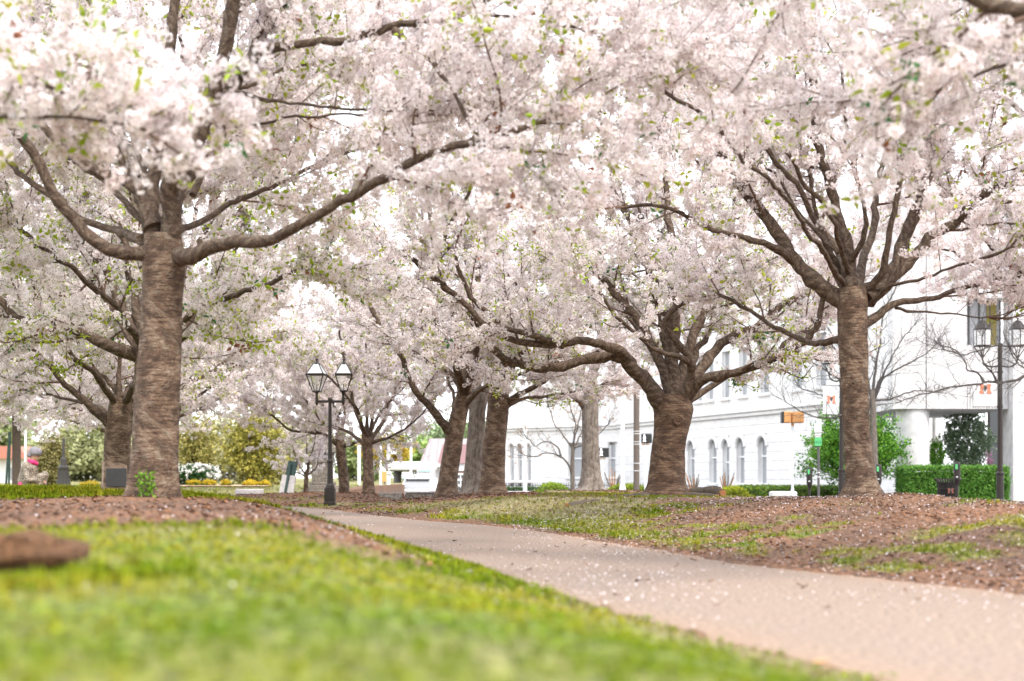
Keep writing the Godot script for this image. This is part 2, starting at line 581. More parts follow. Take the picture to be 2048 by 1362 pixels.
func leaf_pair(seed: int) -> Mesh:
	var r := RandomNumberGenerator.new()
	r.seed = seed
	var mb := MB.new()
	for k in 4:
		var a := r.randf_range(0, TAU)
		var d := Vector3(cos(a), r.randf_range(-0.5, 0.3), sin(a)).normalized()
		var s := d.cross(Vector3.UP).normalized()
		var up := s.cross(d)
		var l := r.randf_range(0.035, 0.06)
		mb.col = Color(1, 1, 1) * r.randf_range(0.8, 1.15)
		var p0 := d * 0.008
		var m1 := d * l * 0.45
		var t := d * l - up * l * 0.18
		mb.face([p0, m1 + s * l * 0.24 + up * l * 0.08, t], up)
		mb.face([p0, t, m1 - s * l * 0.24 + up * l * 0.08], up)
	return mb.mesh()

func grass_tuft(seed: int, blades: int, tall: float, spread: float) -> Mesh:
	var r := RandomNumberGenerator.new()
	r.seed = seed
	var mb := MB.new()
	for k in blades:
		var a := r.randf_range(0, TAU)
		var out := Vector3(cos(a), 0, sin(a))
		var root := Vector3(r.randf_range(-1, 1), 0, r.randf_range(-1, 1)) * spread
		var h := tall * r.randf_range(0.55, 1.1)
		var w := r.randf_range(0.0018, 0.0032)
		var lean := r.randf_range(0.1, 0.65)
		var s := Vector3(-out.z, 0, out.x) * w
		var m := root + Vector3(0, h * 0.6, 0) + out * h * lean * 0.35
		var t := root + Vector3(0, h * (1.0 - lean * 0.3), 0) + out * h * lean
		var tone := r.randf_range(0.75, 1.2)
		var b := mb.v.size()
		for p: Vector3 in [root - s - Vector3(0, 0.01, 0), root + s - Vector3(0, 0.01, 0), m - s * 0.8, m + s * 0.8, t]:
			mb.v.append(p); mb.n.append((Vector3.UP * 0.75 + out * 0.4).normalized()); mb.u.append(Vector2.ZERO)
			mb.c.append(Color(tone, tone, tone))
		mb.ix.append_array(PackedInt32Array([b, b + 3, b + 1, b, b + 2, b + 3, b + 2, b + 4, b + 3]))
	return mb.mesh()

func chip_mesh(l: float, w: float, t: float) -> Mesh:
	var mb := MB.new()
	mb.face([Vector3(-l, 0, -w * 0.6), Vector3(l * 0.9, t, -w), Vector3(l, 0, w * 0.7), Vector3(-l * 0.8, t, w)], Vector3.UP)
	return mb.mesh()

# ------------------------------------------------------------------ trees
func smooth_line(p: PackedVector3Array, step: float) -> PackedVector3Array:
	var out := PackedVector3Array()
	var m := p.size()
	for k in m - 1:
		var a := p[maxi(k - 1, 0)]
		var b := p[k]
		var c := p[k + 1]
		var e := p[mini(k + 2, m - 1)]
		var steps := maxi(1, int(ceil(b.distance_to(c) / step)))
		for q in steps:
			out.append(b.cubic_interpolate(c, a, e, float(q) / steps))
	out.append(p[m - 1])
	return out

func trunk_mesh(pts: PackedVector3Array, rad: PackedFloat32Array, flare: float, sides: int, seed: int) -> MB:
	var p := smooth_line(pts, 0.07)
	var total := 0.0
	var run := PackedFloat32Array([0.0])
	for k in range(1, p.size()):
		total += p[k].distance_to(p[k - 1])
		run.append(total)
	# radius along the smoothed line
	var knots := PackedFloat32Array([0.0])
	for k in range(1, pts.size()):
		knots.append(knots[k - 1] + pts[k].distance_to(pts[k - 1]))
	var sc := total / knots[knots.size() - 1]
	var mb := MB.new()
	var nn := FastNoiseLite.new()
	nn.seed = seed; nn.frequency = 1.0; nn.fractal_octaves = 3
	var lobes := 4 + seed % 3
	for k in p.size():
		var h := run[k]
		var j := 0
		while j < knots.size() - 2 and knots[j + 1] * sc < h:
			j += 1
		var f := clampf((h - knots[j] * sc) / maxf(1e-4, (knots[j + 1] - knots[j]) * sc), 0.0, 1.0)
		var r := lerpf(rad[j], rad[j + 1], f)
		for s in sides + 1:
			var a := TAU * (s % sides) / sides
			var dir := Vector3(cos(a), 0, sin(a))
			var lob := 0.5 + 0.5 * sin(a * lobes + seed)
			var rr := r * (1.0 + flare * exp(-h / 0.13) * (0.35 + lob) + 0.10 * flare * exp(-h / 0.6) * lob)
			rr *= 1.0 + 0.07 * nn.get_noise_3d(cos(a) * 1.3, h * 1.4, sin(a) * 1.3) + 0.025 * nn.get_noise_3d(cos(a) * 4.0, h * 7.0, sin(a) * 4.0)
			mb.v.append(p[k] + dir * rr)
			mb.u.append(Vector2(float(s) / sides, h))
			mb.c.append(Color.WHITE)
	var w := sides + 1
	for k in p.size():
		for s in w:
			var up := mb.v[mini(k + 1, p.size() - 1) * w + s] - mb.v[maxi(k - 1, 0) * w + s]
			var rt := mb.v[k * w + (s + 1) % sides] - mb.v[k * w + (s + sides - 1) % sides]
			mb.n.append(up.cross(rt).normalized())
	for k in p.size() - 1:
		for s in sides:
			var a0 := k * w + s
			mb.ix.append(a0); mb.ix.append(a0 + 1); mb.ix.append(a0 + w + 1)
			mb.ix.append(a0); mb.ix.append(a0 + w + 1); mb.ix.append(a0 + w)
	var ring := []
	for s in sides:
		ring.append(mb.v[(p.size() - 1) * w + s])
	mb.face(ring, Vector3.UP)
	return mb

# buffers of the tree that is growing
var bud_buf: Array[PackedFloat32Array] = []
var leaf_buf := PackedFloat32Array()
var twig_mb: MB
var crown_o := {}
var root_seed := 0.0
var spray_tone := 1.0

func bloom(p: Vector3, size: float) -> void:
	if crown_o.has("bud"):
		push(leaf_buf, any_basis(size * rnd(0.5, 0.9)), p, (crown_o.bud as Color).lerp(Color(0.34, 0.30, 0.12), rng.randf() * 0.6))
		return
	if p.y < crown_o.low and rng.randf() > 0.06:
		return
	if crown_o.has("clear_r") and p.y < crown_o.clear_h and Vector2(p.x, p.z).length() < crown_o.clear_r:
		return
	var k := rng.randi() % cluster_meshes.size()
	var t := rnd(0.94, 1.04) * spray_tone
	var pk := rnd(0.0, 1.0)
	push(bud_buf[k], any_basis(size * rnd(0.8, 1.25)), p, Color(t, t * lerpf(1.0, 0.955, pk), t * lerpf(1.0, 0.97, pk)))

func leaf(p: Vector3, size: float) -> void:
	var g := rnd(0.0, 1.0)
	var c := Color(0.32, 0.47, 0.03).lerp(Color(0.50, 0.52, 0.06), g)
	if rng.randf() < 0.06:
		c = Color(0.07, 0.20, 0.06)
	if rng.randf() < 0.04:
		c = Color(0.30, 0.12, 0.06)
	push(leaf_buf, any_basis(size * rnd(0.7, 1.25)), p, c)

func sprout(p: Vector3, dir: Vector3, length: float, r: float, level: int, mid: Vector3) -> void:
	if crown_o.has("clear_r") and p.y < crown_o.clear_h and Vector2(p.x, p.z).length() < crown_o.clear_r * 0.9:
		return
	if level == 1:
		spray_tone = rnd(0.86, 1.03)
	var segs := 6 if level == 1 else 3
	var pts := PackedVector3Array([p])
	var rs := PackedFloat32Array([r])
	var q := p
	var d := dir
	for k in segs:
		d = (d + Vector3(rnd(-1, 1), rnd(-1, 1), rnd(-1, 1)) * 0.26 + Vector3(0, crown_o.lift if level == 1 else 0.0, 0)).normalized()
		q += d * length / segs
		if q.y < crown_o.low - 0.15:
			d.y = absf(d.y) * 0.6 + 0.1
		pts.append(q)
		rs.append(lerpf(r, r * 0.3, float(k + 1) / segs))
	if crown_o.has("thick"):
		for k in rs.size():
			rs[k] = maxf(rs[k], crown_o.thick * lerpf(1.0, 0.6, float(k) / segs) * (1.5 if level == 1 else 1.0))
	twig_mb.tube(pts, rs, 5 if level == 1 else 3, 1.0, false)
	var size: float = crown_o.size
	var gap: float = crown_o.gap
	var run := 0.0
	var next := gap * rnd(0.3, 1.0) + (length * 0.2 if level == 1 else 0.02)
	var twig_next := length * 0.12
	for k in segs:
		var a := pts[k]
		var b := pts[k + 1]
		var l := a.distance_to(b)
		while next < run + l:
			var w := a.lerp(b, (next - run) / l)
			for q3 in 1 + rng.randi() % 4:
				bloom(w + Vector3(rnd(-1, 1), rnd(-1, 1), rnd(-1, 1)) * 0.05 * size, size)
			if rng.randf() < crown_o.leaf * clampf(0.9 + 2.6 * nb.get_noise_2d(w.x * 70.0 + root_seed, (w.y + w.z) * 70.0), 0.1, 2.5):
				leaf(w + Vector3(rnd(-1, 1), rnd(-1, 1), rnd(-1, 1)) * 0.05, 1.5 * size)
			next += gap * rnd(1.2, 4.2)
		if level == 1:
			while twig_next < run + l:
				var w := a.lerp(b, (twig_next - run) / l)
				var t := (b - a).normalized()
				var side := t.cross(Vector3(rnd(-1, 1), rnd(-1, 1), rnd(-1, 1))).normalized()
				sprout(w, (t * 0.55 + side * 0.8 + Vector3(0, 0.05, 0)).normalized(), rnd(0.25, 0.7) * crown_o.twig, maxf(0.0028, r * 0.35), 2, mid)
				twig_next += crown_o.twig_gap * rnd(0.6, 1.4)
		run += l

func grow_limb(p: PackedVector3Array, r: PackedFloat32Array, bare: float, mid: Vector3) -> void:
	# side branches along a limb, beginning at the share «bare» of its length
	var total := 0.0
	for k in range(1, p.size()):
		total += p[k].distance_to(p[k - 1])
	var run := 0.0
	var next := total * bare
	for k in p.size() - 1:
		var l := p[k].distance_to(p[k + 1])
		while next < run + l:
			var w := p[k].lerp(p[k + 1], (next - run) / l)
			var t := (p[k + 1] - p[k]).normalized()
			var side := t.cross(Vector3(rnd(-1, 1), rnd(-1, 1), rnd(-1, 1))).normalized()
			var away := w - mid
			away.y = 0.0
			var dir := (t * rnd(0.25, 0.7) + side * 0.8 + away.normalized() * 0.25 + Vector3(0, 0.22, 0)).normalized()
			var f := next / total
			sprout(w, dir, rnd(0.7, 1.7) * crown_o.reach * (1.15 - 0.35 * f), clampf(r[k] * 0.4, 0.006, 0.022), 1, mid)
			next += crown_o.branch_gap * rnd(0.55, 1.45)
		run += l
	for q in 4:
		var t := (p[p.size() - 1] - p[p.size() - 3]).normalized()
		sprout(p[p.size() - 1], (t + Vector3(rnd(-1, 1), rnd(-0.4, 0.8), rnd(-1, 1)) * 0.6).normalized(), rnd(0.7, 1.5) * crown_o.reach, 0.011, 1, mid)

func cherry(called: String, label: String, D: float, trunk: Array, limbs: Array, o: Dictionary) -> Node3D:
	# trunk: [x, y, width] from the foot up, limbs: [[[x, y], ...], width, width at the tip, depth gained at the tip (and at the start)]; in pixels of the photograph at depth D
	rng.seed = o.get("seed", 1)
	crown_o = {"low": 2.0, "size": 1.0, "gap": 0.052, "leaf": 0.3, "twig": 1.05, "twig_gap": 0.13, "reach": 1.0, "branch_gap": 0.31, "lift": 0.06, "bare": 0.3}
	crown_o.merge(o, true)
	var px := D / F
	var foot := P(trunk[0][0], trunk[0][1], D)
	foot.y = height(foot.x, D)
	var root := thing(called, label, "tree", foot, 0.0, o.get("group", "cherry trees in blossom along the path"))
	var tp := PackedVector3Array()
	var tr := PackedFloat32Array()
	for q in trunk:
		tp.append(P(q[0], q[1], D) - foot)
		tr.append(q[2] * 0.5 * px)
	tp[0] = Vector3(0, -0.12, 0)
	for kn in o.get("knots", []):
		# a healed branch scar: a swollen ring with a dark hollow
		var kp := P(kn[0], kn[1], D) - foot
		var ax := Vector3(kp.x - (tp[1].x), 0, sqrt(maxf(0.01, pow(kn[3] * 0.5 * px, 2.0) - pow(kn[4] * px, 2.0))))
		var kb := Basis(Quaternion(Vector3.UP, Vector3(kn[4] * px, 0, ax.z).normalized()))
		var kmb := MB.new()
		var kr: float = kn[2] * 0.5 * px
		kmb.lathe(PackedVector2Array([Vector2(kr * 1.25, -kr * 0.5), Vector2(kr * 1.1, kr * 0.16), Vector2(kr * 0.85, kr * 0.34), Vector2(kr * 0.6, kr * 0.24), Vector2(kr * 0.45, 0.0), Vector2(0.0, -kr * 0.1)]), Vector3(kp.x, kp.y, ax.z * 0.96), 16, kb)
		obj("knot", kmb, M[o.get("bark", "cherry_bark")], root)
	obj("trunk", trunk_mesh(tp, tr, o.get("flare", 0.45), o.get("sides", 28), int(o.get("seed", 1))), M[o.get("bark", "cherry_bark")], root)
	bud_buf = []
	for k in cluster_meshes.size():
		bud_buf.append(PackedFloat32Array())
	leaf_buf = PackedFloat32Array()
	twig_mb = MB.new()
	crown_o.low = float(crown_o.low)
	for L in limbs:
		var pts := PackedVector3Array()
		var cnt: int = L[0].size()
		var dd0: float = L[4] if L.size() > 4 else 0.0
		for k in cnt:
			var dd := lerpf(dd0, L[3], pow(float(k) / (cnt - 1), 0.8))
			pts.append(P(L[0][k][0], L[0][k][1], D + dd) - foot)
		var keep: float = crown_o.bare
		if L.size() > 5:
			crown_o.bare = L[5]
		limb(root, pts, L[1] * 0.5 * px, L[2] * 0.5 * px)
		crown_o.bare = keep
	finish_crown(root)
	return root

func limb(root: Node3D, pts: PackedVector3Array, r0: float, r1: float) -> void:
	var s := smooth_line(pts, 0.12)
	for k in range(2, s.size() - 1):
		var fk := float(k) / s.size()
		var bend := 0.10 * smoothstep(0.0, 0.25, fk) * minf(1.0, 0.5 + s[s.size() - 1].distance_to(s[0]) * 0.15)
		var qk := s[k] * 95.0 + Vector3(r0, r1, r0) * 9000.0
		s[k] += Vector3(na.get_noise_3d(qk.x, qk.y, qk.z), na.get_noise_3d(qk.y, qk.z, qk.x + 500.0), na.get_noise_3d(qk.z + 900.0, qk.x, qk.y)) * bend + Vector3(rnd(-1, 1), rnd(-1, 1), rnd(-1, 1)) * 0.011
	var rs := PackedFloat32Array()
	for k in s.size():
		var f := float(k) / (s.size() - 1)
		var knot := 1.0 + (0.22 if rng.randf() < 0.07 else 0.0)
		rs.append((lerpf(r0, r1, pow(f, 0.75)) * (1.0 + 0.22 * exp(-f * 18.0))) * lerpf(1.0, 0.86, sin(PI * f)) * rnd(0.92, 1.06) * knot)
	var mb := MB.new()
	mb.tube(s, rs, 12 if r0 > 0.03 else 8, 1.6, true, 0.05)
	obj("limb", mb, M[crown_o.get("limb_bark", "limb_bark")], root)
	if not crown_o.get("no_twigs", false):
		grow_limb(s, rs, crown_o.bare, Vector3(0, 2, 0))

func finish_crown(root: Node3D) -> void:
	if twig_mb.v.size():
		tag(obj("twigs", twig_mb, M[crown_o.get("twig_mat", "twig")], root), "", "", "", "stuff")
	for k in bud_buf.size():
		stuff("blossom", cluster_meshes[k], M.petal, bud_buf[k], root)
	stuff("young_leaf", leaf_mesh, M.young_leaf, leaf_buf, root)

func grove_tree(called: String, label: String, x: float, d: float, trunk_r: float, fork: float, n: int, length: float, o: Dictionary) -> Node3D:
	# a cherry with limbs spread by rule: for those that stand behind or beside the others
	rng.seed = o.get("seed", 1)
	crown_o = {"low": 2.0, "size": 1.25, "gap": 0.065, "leaf": 0.18, "twig": 1.15, "twig_gap": 0.15, "reach": 1.15, "branch_gap": 0.36, "lift": 0.03, "bare": 0.22}
	crown_o.merge(o, true)
	var foot := on_ground(x, d)
	var root := thing(called, label, "tree", foot, 0.0, o.get("group", "cherry trees in blossom along the path"))
	var lean := Vector3(rnd(-0.1, 0.1), 0, rnd(-0.1, 0.1))
	obj("trunk", trunk_mesh(PackedVector3Array([Vector3(0, -0.1, 0), Vector3(0, fork * 0.5, 0) + lean * 0.5, Vector3(0, fork + 0.15, 0) + lean]), PackedFloat32Array([trunk_r * 1.15, trunk_r, trunk_r * 0.95]), 0.4, 16, int(o.get("seed", 1))), M.cherry_bark, root)
	bud_buf = []
	for k in cluster_meshes.size():
		bud_buf.append(PackedFloat32Array())
	leaf_buf = PackedFloat32Array()
	twig_mb = MB.new()
	for k in n:
		var a := TAU * (k + rnd(-0.3, 0.3)) / n
		var out := Vector3(cos(a), 0, sin(a))
		var steep := rnd(0.25, 1.2) if k % 3 else rnd(1.5, 3.0)
		var pts := PackedVector3Array([Vector3(0, fork - rnd(0.05, 0.3), 0) + lean])
		var q := pts[0]
		var dir := (out + Vector3(0, steep * 0.7, 0)).normalized()
		for s in 6:
			dir = (dir + Vector3(rnd(-1, 1), rnd(-0.5, 0.6), rnd(-1, 1)) * 0.2 + out * 0.1 + Vector3(0, 0.07, 0)).normalized()
			q += dir * length * rnd(0.85, 1.15) / 6.0
			pts.append(q)
		limb(root, pts, trunk_r * rnd(0.38, 0.55), 0.012)
	finish_crown(root)
	return root

func build_trees() -> void:
	# the big tree at the left, in front of the lawn
	cherry("cherry_tree", "nearest cherry tree at left, straight brown banded trunk in red soil, pink-white blossom", 13.0,
		[[306, 1012, 98], [306, 985, 94], [310, 900, 92], [317, 760, 86], [325, 600, 80], [327, 520, 84], [326, 470, 74]],
		[
			[[[318, 500], [265, 512], [215, 495], [160, 445], [110, 395], [65, 310], [20, 255], [-40, 200], [-140, 120]], 34, 18, -0.6, 0.0, 0.62],
			[[[285, 480], [250, 468], [215, 452], [170, 435], [60, 365], [0, 315], [-80, 270], [-180, 240]], 22, 11, 1.6, 0.0, 0.55],
			[[[308, 455], [275, 385], [235, 362], [205, 350], [160, 320], [110, 280], [80, 240], [40, 170], [-20, 90]], 32, 12, 0.4, 0.0, 0.55],
			[[[312, 500], [302, 430], [306, 380], [312, 310], [326, 250], [340, 150], [352, 60], [360, -40], [375, -150]], 40, 20, 0.5, 0.0, 0.7],
			[[[338, 500], [345, 420], [350, 370], [368, 325], [400, 250], [425, 180], [442, 100], [456, 0], [475, -120]], 42, 26, -0.6, 0.0, 0.8],
			[[[428, 200], [445, 215], [480, 150], [520, 70], [575, 0], [640, -90]], 24, 14, 0.9, -0.3, 0.75],
			[[[470, 160], [500, 125], [560, 100], [700, 77], [800, 58], [900, 35], [1000, -10], [1100, -50]], 24, 12, -1.2, 0.2, 0.6],
			[[[790, 62], [840, 95], [880, 150], [930, 230], [960, 280]], 14, 6, -1.5, -0.7],
			[[[350, 510], [385, 515], [430, 495], [480, 485], [530, 470], [600, 440], [680, 400], [750, 365], [830, 315], [900, 295], [970, 280], [1060, 250]], 36, 12, -2.0, 0.0, 0.52],
			[[[385, 390], [400, 360], [430, 310], [450, 250], [470, 180], [500, 110]], 13, 10, 0.6, 0.2],
			[[[400, 260], [470, 250], [540, 242], [640, 236], [740, 228]], 10, 5, 0.6],
			[[[440, 200], [510, 158], [600, 130], [700, 120], [790, 100]], 11, 5, 1.2],
			[[[445, 170], [500, 185], [580, 206], [680, 220], [780, 222]], 11, 5, -0.5],
			[[[330, 470], [370, 380], [440, 310], [540, 280]], 26, 12, 4.0, 0.2],
			[[[310, 460], [270, 390], [200, 330], [120, 310]], 26, 12, 4.0, 0.2],
			[[[318, 450], [262, 250], [205, 80], [150, -80]], 16, 7, 1.8, 0.3, 0.3],
			[[[340, 450], [405, 250], [470, 60], [520, -100]], 16, 7, 2.4, 0.3, 0.3],
			[[[330, 450], [350, 200], [372, 0], [390, -150]], 16, 7, 3.0, 0.4, 0.3],
			[[[305, 460], [160, 330], [60, 150], [-20, -50]], 16, 7, 1.6, 0.3, 0.35],
			[[[456, 30], [640, -60], [880, 10], [1120, 55], [1290, 85]], 16, 5, -0.8, 0.2, 0.3],
			[[[335, 450], [400, 330], [480, 240], [560, 170], [640, 60]], 22, 9, 3.0, 0.2],
			[[[340, 470], [440, 420], [560, 360], [680, 310], [800, 290]], 18, 7, 2.5, 0.2],
			[[[300, 450], [230, 300], [150, 200], [60, 60]], 22, 9, 2.5, 0.2],
		], {"seed": 3, "low": 1.75, "leaf": 0.26, "gap": 0.045, "flare": 0.4, "clear_r": 0.45, "clear_h": 2.9, "knots": [[330, 740, 15, 84, 14], [302, 850, 12, 90, -8]], "bare": 0.34})
	# the slender tree on the bank at the right
	cherry("cherry_tree", "slender cherry tree on the right-hand bank, limbs fanning like a vase", 17.0,
		[[1725, 988, 74], [1722, 960, 58], [1714, 870, 53], [1709, 760, 55], [1705, 650, 58], [1705, 600, 62], [1706, 575, 54]],
		[
			[[[1694, 605], [1650, 580], [1610, 545], [1560, 480], [1520, 430], [1490, 385], [1468, 350], [1425, 270], [1395, 180], [1380, 80]], 36, 18, 0.6],
			[[[1585, 520], [1545, 496], [1500, 485], [1450, 460], [1390, 435], [1330, 420], [1250, 415]], 17, 7, -0.8, 0.2],
			[[[1690, 580], [1668, 540], [1650, 480], [1630, 400], [1612, 330], [1598, 250], [1590, 150]], 13, 7, 0.9],
			[[[1678, 505], [1650, 480], [1612, 440], [1575, 390], [1545, 345], [1500, 300]], 10, 5, 0.3],
			[[[1702, 595], [1697, 530], [1690, 470], [1676, 410], [1662, 350], [1645, 300], [1628, 215], [1620, 120], [1625, 0]], 28, 16, 0.4],
			[[[1703, 520], [1720, 490], [1725, 450], [1716, 390], [1702, 310], [1690, 240], [1685, 140]], 12, 6, -0.7],
			[[[1725, 590], [1765, 545], [1784, 480], [1795, 400], [1801, 335], [1812, 250], [1840, 140]], 17, 9, -0.8],
			[[[1728, 588], [1788, 540], [1812, 480], [1832, 420], [1852, 365], [1880, 290], [1905, 200], [1940, 90]], 27, 14, 0.6],
			[[[1735, 588], [1775, 560], [1808, 520], [1830, 470], [1850, 420], [1862, 350]], 14, 8, -0.4],
			[[[1735, 598], [1800, 545], [1850, 490], [1890, 455], [1935, 415], [1975, 390], [2048, 368], [2130, 335]], 32, 15, 0.5],
			[[[1920, 432], [1985, 406], [2048, 404], [2110, 400]], 13, 7, -0.4, 0.2],
			[[[1735, 610], [1790, 570], [1850, 555], [1900, 535], [1960, 518], [2020, 495]], 10, 5, -1.2],
			[[[1725, 650], [1770, 622], [1805, 605], [1850, 598], [1930, 576], [2000, 560], [2070, 538]], 20, 7, 0.8],
			[[[1790, 615], [1850, 626], [1900, 632], [1975, 634]], 7, 3, 0.3, 0.3],
			[[[1700, 672], [1640, 690], [1605, 686], [1560, 660], [1500, 615], [1440, 590]], 18, 8, 1.6],
			[[[1700, 590], [1650, 500], [1570, 390], [1460, 280], [1330, 180]], 14, 6, -4.0, 0.4, 0.6],
			[[[1702, 585], [1680, 480], [1600, 340], [1500, 200], [1420, 60]], 14, 6, -2.5, 0.4, 0.6],
			[[[1694, 570], [1570, 340], [1410, 190], [1260, 70], [1150, -40]], 16, 6, -0.6, 0.3, 0.45],
			[[[1712, 585], [1740, 460], [1760, 330], [1800, 200], [1850, 80]], 22, 10, 3.6, 0.1],
			[[[1700, 585], [1660, 470], [1600, 380], [1540, 300]], 22, 10, 3.6, 0.1],
		], {"seed": 8, "low": 2.35, "flare": 0.7, "clear_r": 1.05, "clear_h": 3.5, "knots": [[1722, 872, 16, 53, 8], [1700, 770, 10, 54, -8]], "leaf": 0.24, "bare": 0.36})
	# the stout one in the middle
	cherry("cherry_tree", "stout old cherry tree in the middle, low forked trunk beside cut logs", 25.0,
		[[1333, 992, 84], [1333, 965, 72], [1336, 900, 67], [1344, 855, 70], [1347, 820, 78], [1347, 790, 66]],
		[
			[[[1335, 830], [1310, 790], [1278, 745], [1245, 718], [1215, 714], [1170, 727], [1100, 736], [1040, 726], [1000, 706], [975, 680], [950, 640], [900, 588], [860, 540]], 38, 9, -0.8],
			[[[1262, 728], [1240, 702], [1200, 690], [1165, 680], [1110, 692], [1050, 690], [1000, 670], [960, 640], [920, 600], [880, 560], [845, 535], [790, 500]], 22, 9, -2.6, -0.2],
			[[[1125, 690], [1090, 678], [1050, 665], [1000, 645], [950, 600], [930, 560], [905, 510], [890, 480], [905, 430], [940, 380]], 14, 6, -2.6, -1.2],
			[[[1348, 815], [1347, 740], [1333, 690], [1326, 640], [1320, 590], [1308, 545], [1290, 500], [1280, 430]], 34, 14, 0.8],
			[[[1350, 830], [1370, 785], [1385, 740], [1376, 715], [1352, 690], [1332, 655], [1342, 630], [1380, 600], [1410, 570], [1450, 510]], 24, 8, -1.2],
			[[[1375, 722], [1340, 705], [1300, 690], [1250, 650], [1210, 605], [1170, 560]], 13, 6, -1.8, -0.5],
			[[[1358, 820], [1392, 770], [1430, 756], [1480, 745], [1530, 726], [1580, 696], [1612, 672], [1640, 620], [1660, 560]], 27, 10, -1.0],
			[[[1360, 815], [1400, 745], [1425, 702], [1470, 670], [1510, 650], [1560, 620], [1620, 580], [1680, 520]], 30, 12, 1.6],
			[[[1362, 810], [1390, 790], [1440, 760], [1500, 730], [1560, 700], [1620, 650]], 18, 9, 1.2],
			[[[1345, 800], [1310, 700], [1240, 620], [1180, 580]], 24, 9, 4.0, 0.2],
			[[[1350, 800], [1400, 690], [1470, 600], [1520, 560]], 24, 9, 4.0, 0.2],
			[[[1345, 790], [1340, 640], [1350, 520], [1400, 400]], 16, 7, 2.0, 0.4],
			[[[1345, 790], [1330, 640], [1280, 500], [1230, 380], [1200, 240]], 26, 9, 1.0, 0.1],
			[[[1350, 790], [1400, 640], [1450, 500], [1480, 360], [1500, 220]], 26, 9, 1.5, 0.1],
			[[[1345, 790], [1290, 660], [1190, 540], [1110, 430], [1080, 300]], 26, 9, 0.5, 0.1],
			[[[1345, 790], [1350, 600], [1340, 440], [1330, 280], [1340, 140]], 26, 9, 0.5, 0.1],
		], {"seed": 14, "bark": "old_bark", "clear_r": 1.3, "clear_h": 2.8, "knots": [[1352, 842, 20, 71, 6], [1322, 900, 12, 66, -14]], "low": 2.1, "flare": 0.5, "leaf": 0.5, "bare": 0.3, "size": 1.05, "gap": 0.065, "reach": 1.1})
	# two leaning cherries beyond the bend
	cherry("cherry_tree", "leaning cherry with one long limb rising left, before the low concrete wall", 30.0,
		[[893, 992, 44], [895, 965, 38], [905, 900, 37], [913, 850, 36], [925, 800, 32], [930, 775, 28]],
		[
			[[[907, 868], [888, 850], [860, 816], [832, 792], [816, 760], [806, 722], [790, 690], [760, 650], [730, 600]], 21, 8, -0.8],
			[[[928, 795], [900, 742], [850, 718], [800, 690], [745, 662]], 15, 6, 0.9],
			[[[930, 790], [924, 730], [935, 680], [960, 640], [970, 560]], 20, 7, 0.3],
			[[[920, 822], [950, 790], [990, 768], [1040, 750], [1090, 720]], 13, 5, -0.8],
			[[[908, 845], [906, 800], [900, 760], [880, 700], [850, 640]], 10, 5, 1.5],
			[[[928, 790], [900, 700], [850, 620], [800, 560]], 18, 7, -3.5],
			[[[930, 790], [950, 700], [1000, 620], [1040, 560]], 18, 7, -3.0],
			[[[930, 790], [960, 700], [990, 620]], 18, 7, 3.0],
			[[[930, 785], [910, 650], [880, 530], [850, 400], [830, 280], [800, 150]], 20, 7, 0.5],
			[[[930, 785], [950, 640], [960, 520], [980, 400], [990, 280], [1000, 140]], 20, 7, 0.5],
		], {"seed": 21, "low": 2.15, "size": 1.2, "gap": 0.06, "reach": 1.15, "leaf": 0.24})
	cherry("cherry_tree", "upright cherry with pale ribbed bark, just right of the leaning one", 33.0,
		[[985, 988, 56], [986, 960, 48], [988, 900, 45], [994, 840, 44], [997, 800, 44], [998, 780, 38]],
		[
			[[[1008, 808], [1040, 790], [1080, 770], [1112, 745], [1150, 722], [1200, 700]], 15, 5, -0.8],
			[[[1008, 815], [1045, 800], [1090, 792], [1140, 785], [1200, 770]], 10, 4, 1.0],
			[[[995, 790], [962, 735], [940, 690], [910, 640]], 16, 6, 0.6],
			[[[1000, 790], [1008, 710], [1030, 640], [1060, 560]], 20, 7, -0.5],
			[[[1000, 790], [1030, 720], [1080, 660], [1140, 620]], 16, 6, 1.5],
			[[[996, 790], [980, 700], [950, 600], [930, 520]], 18, 6, -2.5],
			[[[1000, 790], [1050, 690], [1110, 600], [1150, 530]], 18, 6, -2.5],
			[[[998, 790], [1000, 690], [990, 600]], 16, 6, 3.0],
			[[[998, 785], [1040, 640], [1080, 520], [1110, 380], [1150, 220]], 18, 6, 1.0],
			[[[998, 785], [1000, 640], [1010, 500], [1020, 370]], 18, 6, 1.0],
		], {"seed": 25, "low": 2.25, "size": 1.2, "gap": 0.06, "reach": 1.15, "flare": 0.5, "leaf": 0.24})
	# two thin ones on the mulch by the lamp
	cherry("cherry_tree", "thin young cherry with many upright stems on the mulch, right of the twin lamp", 37.0,
		[[737, 990, 27], [737, 970, 23], [736, 920, 21], [734, 880, 22], [733, 868, 18]],
		[
			[[[733, 878], [712, 820], [700, 780], [688, 730], [680, 660]], 11, 4, -0.6],
			[[[735, 875], [733, 810], [730, 750], [735, 680]], 9, 4, 0.5],
			[[[738, 878], [748, 820], [752, 770], [760, 700]], 9, 4, -0.5],
			[[[740, 880], [765, 845], [772, 820], [800, 760], [830, 700]], 10, 4, 0.8],
			[[[744, 885], [780, 872], [820, 850], [850, 820]], 8, 3, -1.0],
			[[[728, 888], [690, 860], [650, 845], [610, 800]], 9, 4, 1.2],
			[[[735, 875], [700, 800], [640, 740]], 9, 4, -2.5],
			[[[735, 875], [780, 800], [840, 740]], 9, 4, 2.5],
		], {"seed": 31, "low": 1.55, "size": 1.2, "gap": 0.06, "reach": 1.1, "sides": 14})
